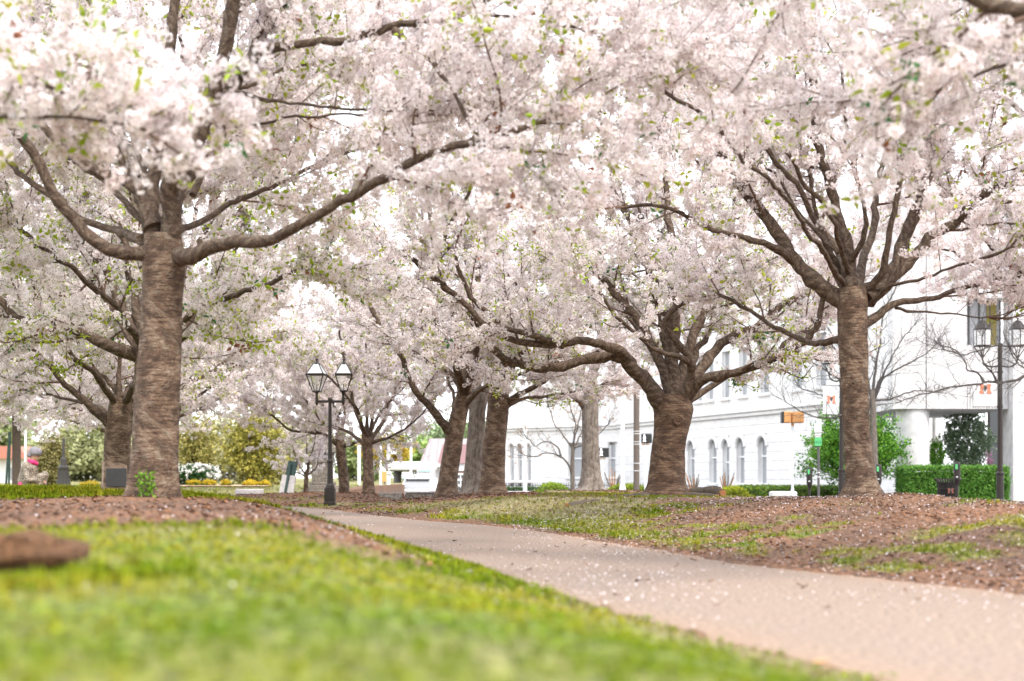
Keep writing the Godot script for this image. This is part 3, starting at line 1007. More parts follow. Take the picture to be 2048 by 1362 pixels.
	cherry("cherry_tree", "thin cherry leaning left on the mulch directly behind the twin lamp", 40.0,
		[[688, 985, 25], [688, 965, 21], [683, 920, 20], [680, 880, 19], [679, 865, 17]],
		[
			[[[676, 890], [650, 870], [620, 866], [576, 858], [540, 830]], 10, 4, -0.8],
			[[[680, 872], [664, 830], [640, 800], [600, 760]], 9, 4, 0.6],
			[[[682, 872], [690, 820], [700, 760], [690, 690]], 9, 4, 0.4],
			[[[688, 892], [715, 882], [742, 880]], 9, 5, -1.0],
			[[[680, 870], [660, 790], [610, 730], [560, 690]], 9, 4, -2.5],
			[[[680, 870], [700, 780], [740, 720]], 9, 4, 2.5],
		], {"seed": 35, "low": 1.55, "size": 1.2, "gap": 0.06, "reach": 1.15, "sides": 14})
	# hidden behind the first trunk, only limbs and a strip of bark show
	cherry("cherry_tree", "cherry half hidden behind the nearest left trunk, thick limb reaching out low to the left", 20.0,
		[[287, 985, 54], [287, 950, 46], [289, 860, 44], [291, 760, 44], [292, 700, 44], [292, 680, 38]],
		[
			[[[280, 712], [240, 700], [190, 682], [130, 652], [85, 636], [50, 638], [0, 600], [-60, 570]], 30, 14, -0.6],
			[[[278, 698], [245, 660], [220, 610], [200, 560], [188, 535], [170, 480]], 17, 8, 0.5],
			[[[305, 700], [365, 652], [395, 612], [425, 570], [470, 500]], 22, 9, 0.6],
			[[[290, 690], [280, 620], [250, 540], [240, 450]], 20, 8, 1.5],
			[[[295, 690], [330, 600], [380, 500], [400, 400]], 20, 8, 1.0],
			[[[200, 565], [160, 565], [110, 590], [50, 605]], 10, 5, 0.6, 0.5],
			[[[285, 690], [220, 600], [120, 520], [40, 460]], 18, 8, -3.0],
			[[[300, 690], [400, 620], [520, 570], [620, 540]], 18, 8, -3.0],
			[[[295, 690], [340, 620], [430, 580]], 18, 8, 3.5],
			[[[290, 690], [255, 520], [210, 340], [180, 170], [170, 40]], 20, 8, 1.0],
			[[[300, 690], [390, 500], [460, 330], [520, 180], [560, 40]], 20, 8, 1.0],
			[[[285, 690], [200, 520], [110, 380], [30, 260], [-40, 120]], 20, 8, 1.5],
			[[[290, 690], [230, 620], [150, 590]], 18, 8, 3.5],
		], {"seed": 41, "low": 2.1, "size": 1.15, "gap": 0.058, "reach": 1.1, "leaf": 0.55})
	cherry("cherry_tree", "spreading cherry with a short grey-flecked trunk, left of the bronze plaque stone's top", 26.0,
		[[232, 985, 62], [233, 955, 52], [234, 900, 50], [237, 850, 50], [240, 815, 46], [241, 795, 40]],
		[
			[[[222, 850], [190, 822], [150, 790], [120, 762], [100, 735], [60, 690], [20, 640]], 20, 8, -0.6],
			[[[235, 815], [226, 775], [195, 745], [170, 715], [150, 660]], 14, 7, 0.6],
			[[[240, 810], [238, 760], [240, 720], [235, 640]], 16, 7, 0.2],
			[[[250, 815], [270, 775], [300, 740], [340, 690]], 16, 7, 0.8],
			[[[250, 830], [300, 800], [360, 775], [420, 745], [480, 700]], 14, 6, 1.5],
			[[[225, 840], [180, 805], [120, 800], [50, 780]], 12, 5, 1.5],
			[[[235, 810], [170, 730], [90, 650], [20, 600]], 16, 6, -3.0],
			[[[245, 810], [310, 730], [400, 660], [460, 620]], 16, 6, -3.0],
			[[[240, 800], [220, 720], [180, 660]], 16, 6, 3.0],
			[[[245, 800], [290, 720], [350, 680]], 16, 6, 3.0],
		], {"seed": 47, "low": 1.15, "size": 1.2, "gap": 0.06, "reach": 1.15, "flare": 0.35})
	# beside the camera at the right: one limb and its blossom reach into the picture
	cherry("cherry_tree", "thick bare limb end entering at the top right corner, cherry outside the frame", 8.0,
		[[2720, 1080, 120], [2700, 900, 105], [2680, 700, 100], [2660, 480, 110], [2655, 430, 90]],
		[
			[[[2660, 480], [2520, 330], [2400, 210], [2280, 130], [2160, 70], [2060, 35], [1975, 8], [1900, -30], [1780, -80], [1650, -110]], 74, 22, -0.3],
			[[[2655, 470], [2500, 250], [2350, 140], [2200, 90], [2060, 112], [1960, 150], [1880, 180]], 30, 6, 1.5, 0.0, 0.3],
			[[[2655, 460], [2450, 120], [2250, 20], [2100, 40], [2000, 90], [1900, 120]], 30, 6, 2.2, 0.0, 0.3],
			[[[2655, 460], [2560, 250], [2420, 60], [2250, -60], [2050, -90], [1850, -100], [1600, -60]], 48, 16, 2.0],
			[[[2650, 450], [2600, 200], [2500, -50], [2350, -250], [2200, -400]], 50, 20, 0.5],
			[[[2660, 450], [2750, 250], [2900, 50]], 50, 20, 0.5],
			[[[2660, 460], [2800, 350], [3000, 300]], 50, 20, 1.5],
		], {"seed": 53, "low": 2.0, "leaf": 0.24, "bare": 0.45, "reach": 1.0, "gap": 0.055})

	# the rest of the grove, mostly behind: what fills the picture between the trunks
	grove_tree("cherry_tree", "cherry far back at left, crown reaching down behind the grey lamp base", -16.8, 42.0, 0.19, 1.8, 8, 4.4, {"seed": 61, "low": 1.5})
	grove_tree("cherry_tree", "cherry far back behind the nearest trunk, its crown showing on both sides of it", -11.6, 45.0, 0.2, 2.4, 9, 4.6, {"seed": 62, "low": 2.4})
	grove_tree("cherry_tree", "cherry behind the stone pedestal, crown above the yellow-green evergreens", -6.65, 51.0, 0.2, 2.6, 9, 4.6, {"seed": 63, "low": 2.7})
	grove_tree("cherry_tree", "cherry beyond the left lawn, seen only as a bank of blossom", -20.5, 52.0, 0.2, 2.2, 8, 4.8, {"seed": 64, "low": 1.8})
	grove_tree("cherry_tree", "cherry outside the left edge whose blossom hangs over the lawn", -10.5, 24.0, 0.2, 2.2, 8, 4.2, {"seed": 65, "low": 1.9, "size": 1.1})
	grove_tree("cherry_tree", "cherry behind the plaque stone's tree, crown low over the lawn's far edge", -14.4, 53.0, 0.2, 2.2, 8, 4.6, {"seed": 66, "low": 2.2})
	grove_tree("cherry_tree", "wide cherry outside the left edge, blossom low over the seated person", -16.2, 36.0, 0.2, 1.9, 9, 5.2, {"seed": 84, "low": 1.35})
	grove_tree("cherry_tree", "cherry right behind the nearest trunk, blossom hanging above the azalea hedge", -9.5, 38.0, 0.2, 2.1, 9, 4.8, {"seed": 85, "low": 1.75})
	grove_tree("cherry_tree", "cherry outside the right edge, blossom above the white pier", 11.5, 27.0, 0.2, 4.2, 9, 4.4, {"seed": 67, "low": 4.6, "size": 1.1})
	grove_tree("cherry_tree", "cherry outside the right edge, high crown filling the top right corner", 9.4, 19.5, 0.2, 4.0, 9, 4.8, {"seed": 69, "low": 4.3, "size": 1.1, "gap": 0.055})
	cherry("cherry_tree", "cherry outside the left edge near the camera, soft blossom hanging in at top left", 7.6,
		[[-980, 1090, 150], [-970, 900, 130], [-960, 600, 125], [-950, 420, 130]],
		[
			[[[-950, 430], [-700, 200], [-420, 120], [-150, 120], [60, 165], [200, 195], [310, 210]], 44, 5, 0.8, 0.0, 0.5],
			[[[-950, 420], [-650, 60], [-350, 0], [-80, 40], [60, 90], [140, 120]], 44, 5, 1.6, 0.0, 0.5],
			[[[-950, 430], [-600, 250], [-300, 220], [-80, 240], [120, 235], [260, 250]], 36, 5, 0.2, 0.0, 0.55],
			[[[-950, 420], [-800, 0], [-500, -250], [-100, -330]], 50, 14, 1.0],
			[[[-950, 420], [-1200, 150], [-1500, 0]], 50, 14, 0.5],
		], {"seed": 83, "low": 1.9, "reach": 0.42, "twig": 0.6, "gap": 0.036, "twig_gap": 0.1, "branch_gap": 0.2, "lift": 0.0, "leaf": 0.25})

# ------------------------------------------------------------------ things in the park and on the street
func more_materials() -> void:
	grain(mat("iron_dark", 0.035, 0.027, 0.023, 0.45, 0.3), 0.08, 3, 0.8, 1.1, 3.0)
	mat("iron_grey", 0.10, 0.095, 0.09, 0.5, 0.2)
	mat("black_paint", 0.02, 0.02, 0.02, 0.5)
	mat("white_paint", 0.78, 0.78, 0.77, 0.5)
	mat("orange_paint", 0.70, 0.33, 0.11, 0.5)
	mat("banner_cloth", 0.72, 0.71, 0.72, 0.8)
	mat("logo_orange", 0.60, 0.22, 0.13, 0.8)
	mat("faded_red", 0.20, 0.07, 0.05, 0.8)
	mat("logo_dark", 0.06, 0.06, 0.06, 0.7)
	mat("sign_green", 0.09, 0.44, 0.15, 0.5)
	mat("sign_dark_green", 0.02, 0.12, 0.10, 0.5)
	mat("sign_teal", 0.40, 0.60, 0.57, 0.5)
	mat("mustard", 0.30, 0.24, 0.06, 0.6)
	grain(mat("limestone", 0.75, 0.73, 0.71, 0.85), 0.02, 21, 0.95, 1.03, 0.1)
	grain(mat("pale_concrete", 0.62, 0.595, 0.59, 0.85), 0.02, 22, 0.92, 1.04, 0.2)
	grain(mat("concrete", 0.33, 0.30, 0.26, 0.9), 0.03, 23, 0.7, 1.1, 0.7, 0.4)
	grain(mat("carved_stone", 0.36, 0.31, 0.25, 0.9), 0.03, 24, 0.7, 1.1, 0.8, 0.6)
	grain(mat("dark_stone", 0.13, 0.12, 0.11, 0.9), 0.03, 25, 0.6, 1.3, 1.0, 1.0)
	grain(mat("marble", 0.62, 0.58, 0.56, 0.6), 0.02, 26, 0.9, 1.05, 0.8)
	grain(mat("granite_warm", 0.42, 0.29, 0.21, 0.85), 0.012, 27, 0.65, 1.35, 1.2, 0.6)
	grain(mat("verdigris", 0.055, 0.10, 0.088, 0.55, 0.3), 0.03, 28, 0.7, 1.2, 1.0)
	mat("bronze", 0.10, 0.095, 0.095, 0.5, 0.5)
	mat("rust_edge", 0.20, 0.10, 0.06, 0.85)
	grain(mat("brick", 0.42, 0.20, 0.13, 0.85), 0.05, 29, 0.8, 1.15, 1.0)
	grain(mat("roof_metal", 0.33, 0.27, 0.27, 0.5, 0.2), 0.02, 30, 0.9, 1.05, 0.4)
	grain(mat("roof_maroon", 0.22, 0.12, 0.12, 0.8), 0.05, 33, 0.85, 1.1, 0.8)
	mat("roof_red", 0.40, 0.16, 0.11, 0.7)
	mat("glass_dark", 0.05, 0.055, 0.06, 0.08)
	mat("glass_grey", 0.32, 0.325, 0.335, 0.2)
	var gl := mat("pane", 1, 1, 1, 0.05)
	gl.albedo_color = Color(1, 1, 1, 0.12); gl.transparency = BaseMaterial3D.TRANSPARENCY_ALPHA
	var fz := mat("frosted_pane", 0.80, 0.80, 0.80, 0.4)
	fz.backlight_enabled = true; fz.backlight = Color(0.9, 0.9, 0.9)
	mat("glass_pale", 0.42, 0.43, 0.45, 0.2)
	var rp := mat("roof_pane", 0.75, 0.78, 0.80, 0.35)
	rp.backlight_enabled = true; rp.backlight = Color(0.8, 0.8, 0.8)
	mat("car_white", 0.80, 0.80, 0.80, 0.25).clearcoat_enabled = true
	mat("tyre", 0.02, 0.02, 0.02, 0.9)
	mat("tail_light", 0.45, 0.02, 0.02, 0.2)
	var lm := mat("walk_light", 0.9, 0.9, 0.9, 0.5)
	lm.emission_enabled = true; lm.emission = Color(1, 1, 1); lm.emission_energy_multiplier = 0.5
	grain(mat("pole_wood", 0.16, 0.125, 0.10, 0.9), 0.05, 34, 0.7, 1.2, 1.0)
	grain(mat("log_bark", 0.13, 0.10, 0.075, 0.95), 0.06, 35, 0.6, 1.4, 2.5, 1.2)
	grain(mat("log_wood", 0.46, 0.21, 0.08, 0.85), 0.06, 36, 0.7, 1.2, 2.5, 0.8)
	mat("dark_wood", 0.045, 0.028, 0.018, 0.95)
	grain(mat("rotten_wood", 0.21, 0.10, 0.045, 0.95), 0.05, 37, 0.35, 1.6, 3.0, 2.0)
	mat("leafage", 1, 1, 1, 0.5, 0.0, true)
	M.leafage.backlight_enabled = true; M.leafage.backlight = Color(0.45, 0.45, 0.45); M.leafage.metallic_specular = 0.3
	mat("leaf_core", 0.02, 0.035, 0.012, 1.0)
	mat("flower", 1, 1, 1, 0.7, 0.0, true)
	mat("skin", 0.45, 0.27, 0.19, 0.6)
	mat("magenta_cloth", 0.60, 0.03, 0.16, 0.8)
	var knit := mat("knit_grey", 0.9, 0.9, 0.9, 0.9)
	knit.albedo_texture = noise_tex(0.04, 40, Color(0.38, 0.36, 0.38), Color(0.66, 0.64, 0.67), 3, 256)
	knit.uv1_triplanar = true; knit.uv1_scale = Vector3(4, 16, 4)
	var camo := mat("camouflage_cloth", 1, 1, 1, 0.9)
	var t := noise_tex(0.018, 41, Color.WHITE, Color.BLACK, 3, 512, 0.3, 0.7)
	var g := Gradient.new()
	g.interpolation_mode = Gradient.GRADIENT_INTERPOLATE_CONSTANT
	g.offsets = PackedFloat32Array([0.0, 0.38, 0.46, 0.53, 0.60])
	g.colors = PackedColorArray([Color(0.22, 0.2, 0.18), Color(0.66, 0.58, 0.5), Color(0.5, 0.5, 0.44), Color(0.8, 0.77, 0.74), Color(0.42, 0.33, 0.27)])
	t.color_ramp = g
	camo.albedo_texture = t
	camo.uv1_triplanar = true; camo.uv1_scale = Vector3(2.2, 2.2, 2.2)
	mat("sandy_dirt", 0.5, 0.32, 0.2, 0.95)
	grain(mat("asphalt", 0.06, 0.06, 0.062, 0.9), 0.1, 44, 0.8, 1.2, 1.0)

func leaf_blob_mesh(seed: int, cnt: int, l: float) -> Mesh:
	var r := RandomNumberGenerator.new()
	r.seed = seed
	var mb := MB.new()
	for k in cnt:
		var d := Vector3(r.randf_range(-1, 1), r.randf_range(-0.6, 1), r.randf_range(-1, 1)).normalized()
		var s := d.cross(Vector3(r.randf_range(-1, 1), 1, r.randf_range(-1, 1))).normalized()
		var up := s.cross(d)
		mb.col = Color(1, 1, 1) * r.randf_range(0.75, 1.25)
		var p := Vector3(r.randf_range(-1, 1), r.randf_range(-1, 1), r.randf_range(-1, 1)) * l * 0.6
		mb.face([p, p + d * l * 0.5 + s * l * 0.26, p + d * l, p + d * l * 0.5 - s * l * 0.26], up)
	return mb.mesh()

var blobs := {}
func blob(l: float) -> Mesh:
	if not blobs.has(l):
		blobs[l] = leaf_blob_mesh(int(l * 1000), 7, l)
	return blobs[l]

func foliage(parent: Node3D, called: String, cnt: int, l: float, c0: Color, c1: Color, where: Callable, material := "leafage") -> void:
	var buf := PackedFloat32Array()
	for k in cnt:
		var p: Vector3 = where.call()
		push(buf, any_basis(rnd(0.7, 1.3)), p, c0.lerp(c1, rng.randf()))
	stuff(called, blob(l), M[material], buf, parent)

func lumpy(radii: Vector3, seed: int, shell := 0.55, rough := 0.35) -> Callable:
	# points through an uneven crown: an ellipsoid whose radius varies with direction
	var f := FastNoiseLite.new()
	f.seed = seed; f.frequency = 1.6; f.fractal_octaves = 2
	return func() -> Vector3:
		var d := Vector3(rng.randf_range(-1, 1), rng.randf_range(-1, 1), rng.randf_range(-1, 1))
		while d.length_squared() > 1.0 or d.length_squared() < 0.01:
			d = Vector3(rng.randf_range(-1, 1), rng.randf_range(-1, 1), rng.randf_range(-1, 1))
		d = d.normalized()
		var r := 1.0 + rough * 1.6 * f.get_noise_3dv(d * 1.0) + rough * 0.5 * f.get_noise_3dv(d * 3.5)
		r *= lerpf(shell, 1.0, sqrt(rng.randf()))
		return d * r * radii + Vector3(0, radii.y, 0)

func shrub(called: String, label: String, category: String, x: float, ytop: float, ybot: float, wpx: float, d: float, cnt: int, l: float, c0: Color, c1: Color, o := {}) -> Node3D:
	rng.seed = int(x * 7 + ytop)
	var foot := P(x, ybot, d)
	var hgt := (ybot - ytop) * d / F
	var gy := height(foot.x, d)
	var t := thing(called, label, category, Vector3(foot.x, gy, -d), 0.0, o.get("group", ""))
	var lift := maxf(0.0, foot.y - gy)
	var inner := Node3D.new()
	var radii := Vector3(wpx * 0.5 * d / F, hgt * 0.5, wpx * 0.5 * d / F * o.get("deep", 0.9))
	var pts := lumpy(radii, int(x), o.get("shell", 0.5), o.get("rough", 0.35))
	var buf := PackedFloat32Array()
	for k in cnt:
		var p: Vector3 = (pts as Callable).call()
		push(buf, any_basis(rnd(0.7, 1.3)), p + Vector3(0, lift, 0), c0.lerp(c1, rng.randf()))
	stuff("foliage", blob(l), M.leafage, buf, t)
	if o.has("flower"):
		var fb := PackedFloat32Array()
		for k in int(o.flower_count):
			var p: Vector3 = (pts as Callable).call()
			if p.y < radii.y * 1.15 and p.x < radii.x * 0.5 and rng.randf() > 0.15:
				continue
			p = (p - Vector3(0, radii.y, 0)) * 1.04 + Vector3(0, radii.y + lift, 0)
			push(fb, any_basis(rnd(1.2, 1.9)), p, o.flower)
		stuff("flower", cluster_meshes[0], M.flower, fb, t)
	# stems inside
	var mb := MB.new()
	for k in int(o.get("stems", 4)):
		var a := rnd(0, TAU)
		var top := Vector3(cos(a) * radii.x * 0.6, lift + radii.y * rnd(0.9, 1.5), sin(a) * radii.z * 0.6)
		mb.tube(smooth_line(PackedVector3Array([Vector3(cos(a) * 0.06, -0.05, sin(a) * 0.06), Vector3(cos(a) * radii.x * 0.22, lift * 0.5 + radii.y * 0.3, sin(a) * radii.z * 0.2), top]), 0.3), PackedFloat32Array(range(40).map(func(q): return maxf(0.008, float(o.get("stem_r", 0.03)) * (1.0 - q * 0.07)))), 6)
	obj("stem", mb, M[o.get("stem_mat", "bare_twig")], t)
	inner.free()
	return t

func hedge(called: String, label: String, x0: float, x1: float, ytop: float, d: float, deep: float, l: float, c0: Color, c1: Color, dens: float, base := -99.0, curve := 0.0) -> Node3D:
	rng.seed = int(x0 + ytop * 3.0)
	var a := P(x0, ytop, d)
	var b := P(x1, ytop, d)
	var cx := (a.x + b.x) * 0.5
	var gy := height(cx, d) if base < -90.0 else base
	var t := thing(called, label, "hedge", Vector3(cx, gy, -d - deep * 0.5))
	var w := b.x - a.x
	var h := a.y - gy
	var mb := MB.new()
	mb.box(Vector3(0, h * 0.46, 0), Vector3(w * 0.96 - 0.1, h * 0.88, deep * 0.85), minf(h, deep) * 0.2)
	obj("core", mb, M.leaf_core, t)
	var area := w * h + w * deep + deep * h * 2.0
	var buf := PackedFloat32Array()
	for k in int(area * dens):
		var p: Vector3
		var q := rng.randf() * area
		if q < w * h:
			p = Vector3(rnd(-0.5, 0.5) * w, rnd(0, 1) * h, deep * 0.5)
		elif q < w * h + w * deep:
			p = Vector3(rnd(-0.5, 0.5) * w, h, rnd(-0.5, 0.5) * deep)
		else:
			p = Vector3((0.5 if rng.randf() < 0.5 else -0.5) * w, rnd(0, 1) * h, rnd(-0.5, 0.5) * deep)
		p += Vector3(rnd(-1, 1), rnd(-1, 0.5), rnd(-1, 0.3)) * l * 0.9
		p.y -= curve * h * pow(absf(p.x / (w * 0.5)), 2.5)
		push(buf, any_basis(rnd(0.7, 1.3)), p, c0.lerp(c1, rng.randf()))
	stuff("foliage", blob(l), M.leafage, buf, t)
	return t

# ---- lamps
func lantern(parent: Node3D, at: Vector3, wb: float, wt: float, h: float, hr: float, sides: int, m: Material, turn := 0.0) -> void:
	# a tapering glass lantern standing on «at»: plate, bars, ring, roof, finial; panes are sub-parts
	var lo := []
	var hi := []
	var ap := []
	for k in sides:
		var a := TAU * (k + 0.5) / sides + turn
		var d := Vector3(cos(a), 0, sin(a)) / cos(PI / sides)
		lo.append(at + d * wb * 0.5); hi.append(at + d * wt * 0.5 + Vector3(0, h, 0)); ap.append(at + d * wt * 0.16 + Vector3(0, h + hr, 0))
	var mb := MB.new()
	var br := wt * 0.032
	for k in sides:
		var k2 := (k + 1) % sides
		mb.tube(PackedVector3Array([lo[k], hi[k]]), PackedFloat32Array([br, br]), 6)
		mb.tube(PackedVector3Array([hi[k], hi[k2]]), PackedFloat32Array([br * 1.5, br * 1.5]), 6)
		mb.tube(PackedVector3Array([lo[k], lo[k2]]), PackedFloat32Array([br * 1.3, br * 1.3]), 6)
		mb.tube(PackedVector3Array([hi[k], ap[k]]), PackedFloat32Array([br, br]), 6)
	mb.lathe(PackedVector2Array([Vector2(0.0, -0.03), Vector2(wb * 0.3, -0.03), Vector2(wb * 0.62, 0.0), Vector2(wb * 0.6, 0.02), Vector2(0.0, 0.02)]), at, sides, Basis(), PI / sides + turn)
	mb.lathe(PackedVector2Array([Vector2(wt * 0.2, 0.0), Vector2(wt * 0.18, 0.03), Vector2(wt * 0.07, 0.045), Vector2(wt * 0.045, 0.085), Vector2(wt * 0.07, 0.10), Vector2(wt * 0.10, 0.115), Vector2(0.0, 0.13)]), at + Vector3(0, h + hr - 0.01, 0), 10)
	mb.tube(PackedVector3Array([at + Vector3(0, 0.02, 0), at + Vector3(0, h * 0.42, 0)]), PackedFloat32Array([wt * 0.03, wt * 0.03]), 8)
	var fr := obj("lantern", mb, m, parent)
	for k in sides:
		var k2 := (k + 1) % sides
		var pm := MB.new()
		pm.face([lo[k], lo[k2], hi[k2], hi[k]], lo[k] + lo[k2] - at * 2.0)
		obj("pane", pm, M.pane if sides == 4 else M.frosted_pane, fr)
		var rm := MB.new()
		rm.face([hi[k], hi[k2], ap[k2], ap[k]], Vector3.UP)
		obj("roof_pane", rm, M.roof_pane if sides == 4 else m, fr)

func park_lamp() -> void:
	var d := 31.0
	var u := d / F
	var foot := on_ground(P(660, 0, d).x, d)
	var t := thing("street_lamp", "black twin-lantern lamp post standing on the mulch at the bend of the path", "street lamp", foot)
	var px := func(y: float) -> float: return EYE + (HORIZON - y) * u - foot.y
	var Y := px as Callable
	var mb := MB.new()
	mb.box(Vector3(0, Y.call(1004.0) * 0.5 - 0.05, 0), Vector3(23 * u, Y.call(1003.0) + 0.1, 23 * u), 0.012)
	var top: float = Y.call(977.0)
	mb.box(Vector3(0, (Y.call(1003.0) + top) * 0.5, 0), Vector3(20.5 * u, top - Y.call(1003.0), 20.5 * u), 0.008)
	obj("base", mb, M.iron_dark, t)
	for s: float in [-1.0, 1.0]:
		mb = MB.new()
		mb.box(Vector3(0, (Y.call(1000.0) + Y.call(980.0)) * 0.5, s * 10.3 * u), Vector3(14 * u, 18 * u, 0.006), 0.002)
		obj("base_panel", mb, M.iron_dark, t)
	mb = MB.new()
	mb.lathe(PackedVector2Array([Vector2(10 * u, top), Vector2(10.5 * u, top + 2 * u), Vector2(8.5 * u, top + 4 * u), Vector2(8.8 * u, top + 6 * u), Vector2(6.6 * u, top + 9 * u), Vector2(6.0 * u, top + 10 * u), Vector2(5.0 * u, Y.call(926.0)), Vector2(6.3 * u, Y.call(925.0)), Vector2(6.3 * u, Y.call(921.0)), Vector2(4.2 * u, Y.call(918.0)), Vector2(3.3 * u, Y.call(802.0)), Vector2(4.2 * u, Y.call(800.0)), Vector2(4.2 * u, Y.call(797.0)), Vector2(0.0, Y.call(796.0))]), Vector3.ZERO, 20)
	obj("post", mb, M.iron_dark, t)
	mb = MB.new()
	mb.box(Vector3(0, Y.call(803.0), 0), Vector3(56 * u, 5 * u, 4.2 * u), 0.008)
	for s: float in [-1.0, 1.0]:
		mb.lathe(PackedVector2Array([Vector2(0.0, Y.call(812.0)), Vector2(1.6 * u, Y.call(810.0)), Vector2(3.2 * u, Y.call(806.0)), Vector2(3.2 * u, Y.call(797.0)), Vector2(2.3 * u, Y.call(793.0)), Vector2(2.6 * u, Y.call(788.0)), Vector2(4.0 * u, Y.call(783.5)), Vector2(0.0, Y.call(783.5))]), Vector3(s * 26.5 * u, 0, 0), 12)
	obj("cross_arm", mb, M.iron_dark, t)
	lantern(t, Vector3(-26.5 * u, Y.call(783.0), 0), 13.5 * u, 35 * u, 34 * u, 21 * u, 4, M.iron_dark, 0.12)
	lantern(t, Vector3(27.5 * u, Y.call(782.0), 0), 13.5 * u, 33 * u, 33 * u, 21 * u, 4, M.iron_dark, -0.1)

func logo_m(parent: Node3D, at: Vector3, w: float, B: Basis, m := "logo_orange") -> void:
	# a block letter M with a small dark mark in its middle, front and back
	var p := PackedVector2Array([Vector2(-0.5, -0.4), Vector2(-0.14, -0.4), Vector2(-0.14, -0.22), Vector2(-0.2, -0.22), Vector2(-0.2, 0.1), Vector2(0.0, -0.2), Vector2(0.2, 0.1), Vector2(0.2, -0.22), Vector2(0.14, -0.22), Vector2(0.14, -0.4), Vector2(0.5, -0.4), Vector2(0.5, -0.22), Vector2(0.43, -0.22), Vector2(0.43, 0.22), Vector2(0.5, 0.22), Vector2(0.5, 0.4), Vector2(0.17, 0.4), Vector2(0.0, 0.12), Vector2(-0.17, 0.4), Vector2(-0.5, 0.4), Vector2(-0.5, 0.22), Vector2(-0.43, 0.22), Vector2(-0.43, -0.22), Vector2(-0.5, -0.22)])
	var mb := MB.new()
	mb.prism(p, -0.004 / w, 0.004 / w, Transform3D(B.scaled_local(Vector3(w, w, w)), at))
	var o := obj("letter", mb, M[m], parent)
	mb = MB.new()
	mb.prism(PackedVector2Array([Vector2(-0.15, 0.05), Vector2(0.0, -0.24), Vector2(0.15, 0.05), Vector2(0.1, 0.26), Vector2(-0.1, 0.26)]), -0.008 / w, 0.008 / w, Transform3D(B.scaled_local(Vector3(w, w, w)), at))
	obj("mark", mb, M.logo_dark, o)

func make_street_lamp(label: String) -> Node3D:
	var t := thing("street_lamp", label, "street lamp", Vector3.ZERO, 0.0, "banner lamps along the street")
	var m: Material = M.iron_dark
	var mb := MB.new()
	mb.lathe(PackedVector2Array([Vector2(0.17, -0.1), Vector2(0.17, 0.05), Vector2(0.14, 0.10), Vector2(0.135, 0.50), Vector2(0.115, 0.54), Vector2(0.11, 1.30), Vector2(0.135, 1.32), Vector2(0.135, 1.37), Vector2(0.085, 1.40), Vector2(0.07, 5.45), Vector2(0.0, 5.46)]), Vector3.ZERO, 18)
	obj("post", mb, m, t)
	mb = MB.new()
	for s: float in [-1.0, 1.0]:
		mb.tube(smooth_line(PackedVector3Array([Vector3(s * 0.05, 4.75, 0), Vector3(s * 0.3, 4.72, 0), Vector3(s * 0.5, 4.82, 0), Vector3(s * 0.56, 5.0, 0)]), 0.06), PackedFloat32Array(range(20).map(func(_q): return 0.028)), 8)
		mb.tube(PackedVector3Array([Vector3(s * 0.06, 5.0, 0), Vector3(s * 0.48, 4.8, 0)]), PackedFloat32Array([0.015, 0.015]), 6)
		for q: float in [-1.0, 1.0]:
			mb.tube(PackedVector3Array([Vector3(s * 0.56, 4.98, 0), Vector3(s * 0.56 + q * 0.26, 5.36, 0)]), PackedFloat32Array([0.018, 0.018]), 6)
			mb.tube(PackedVector3Array([Vector3(s * 0.56, 4.98, 0), Vector3(s * 0.56, 5.36, q * 0.26)]), PackedFloat32Array([0.018, 0.018]), 6)
	obj("cross_arm", mb, m, t)
	for s: float in [-1.0, 1.0]:
		lantern(t, Vector3(s * 0.56, 5.38, 0), 0.44, 0.46, 0.52, 0.26, 6, m)
	mb = MB.new()
	for y: float in [3.45, 4.55]:
		mb.tube(PackedVector3Array([Vector3(-0.05, y, 0), Vector3(-0.86, y, 0)]), PackedFloat32Array([0.012, 0.012]), 6)
		mb.tube(PackedVector3Array([Vector3(0, y - 0.04, 0), Vector3(0, y + 0.04, 0)]), PackedFloat32Array([0.095, 0.095]), 12)
	obj("banner_arm", mb, m, t)
	mb = MB.new()
	# cloth hanging between the two arms, slightly bellied
	var n := 6
	for i in n:
		for j in n:
			var q := []
			for c: Vector2 in [Vector2(i, j), Vector2(i + 1, j), Vector2(i + 1, j + 1), Vector2(i, j + 1)]:
				q.append(Vector3(-0.13 - 0.70 * c.x / n, 3.46 + 1.08 * c.y / n, 0.05 * sin(PI * c.y / n) * (0.4 + 0.6 * c.x / n)))
			mb.face(q, Vector3.BACK)
			mb.face(q.map(func(w): return w + Vector3(0, 0, -0.004)), Vector3.FORWARD)
	var b := obj("banner", mb, M.banner_cloth, t)
	logo_m(b, Vector3(-0.48, 4.02, 0.045), 0.38, Basis())
	return t

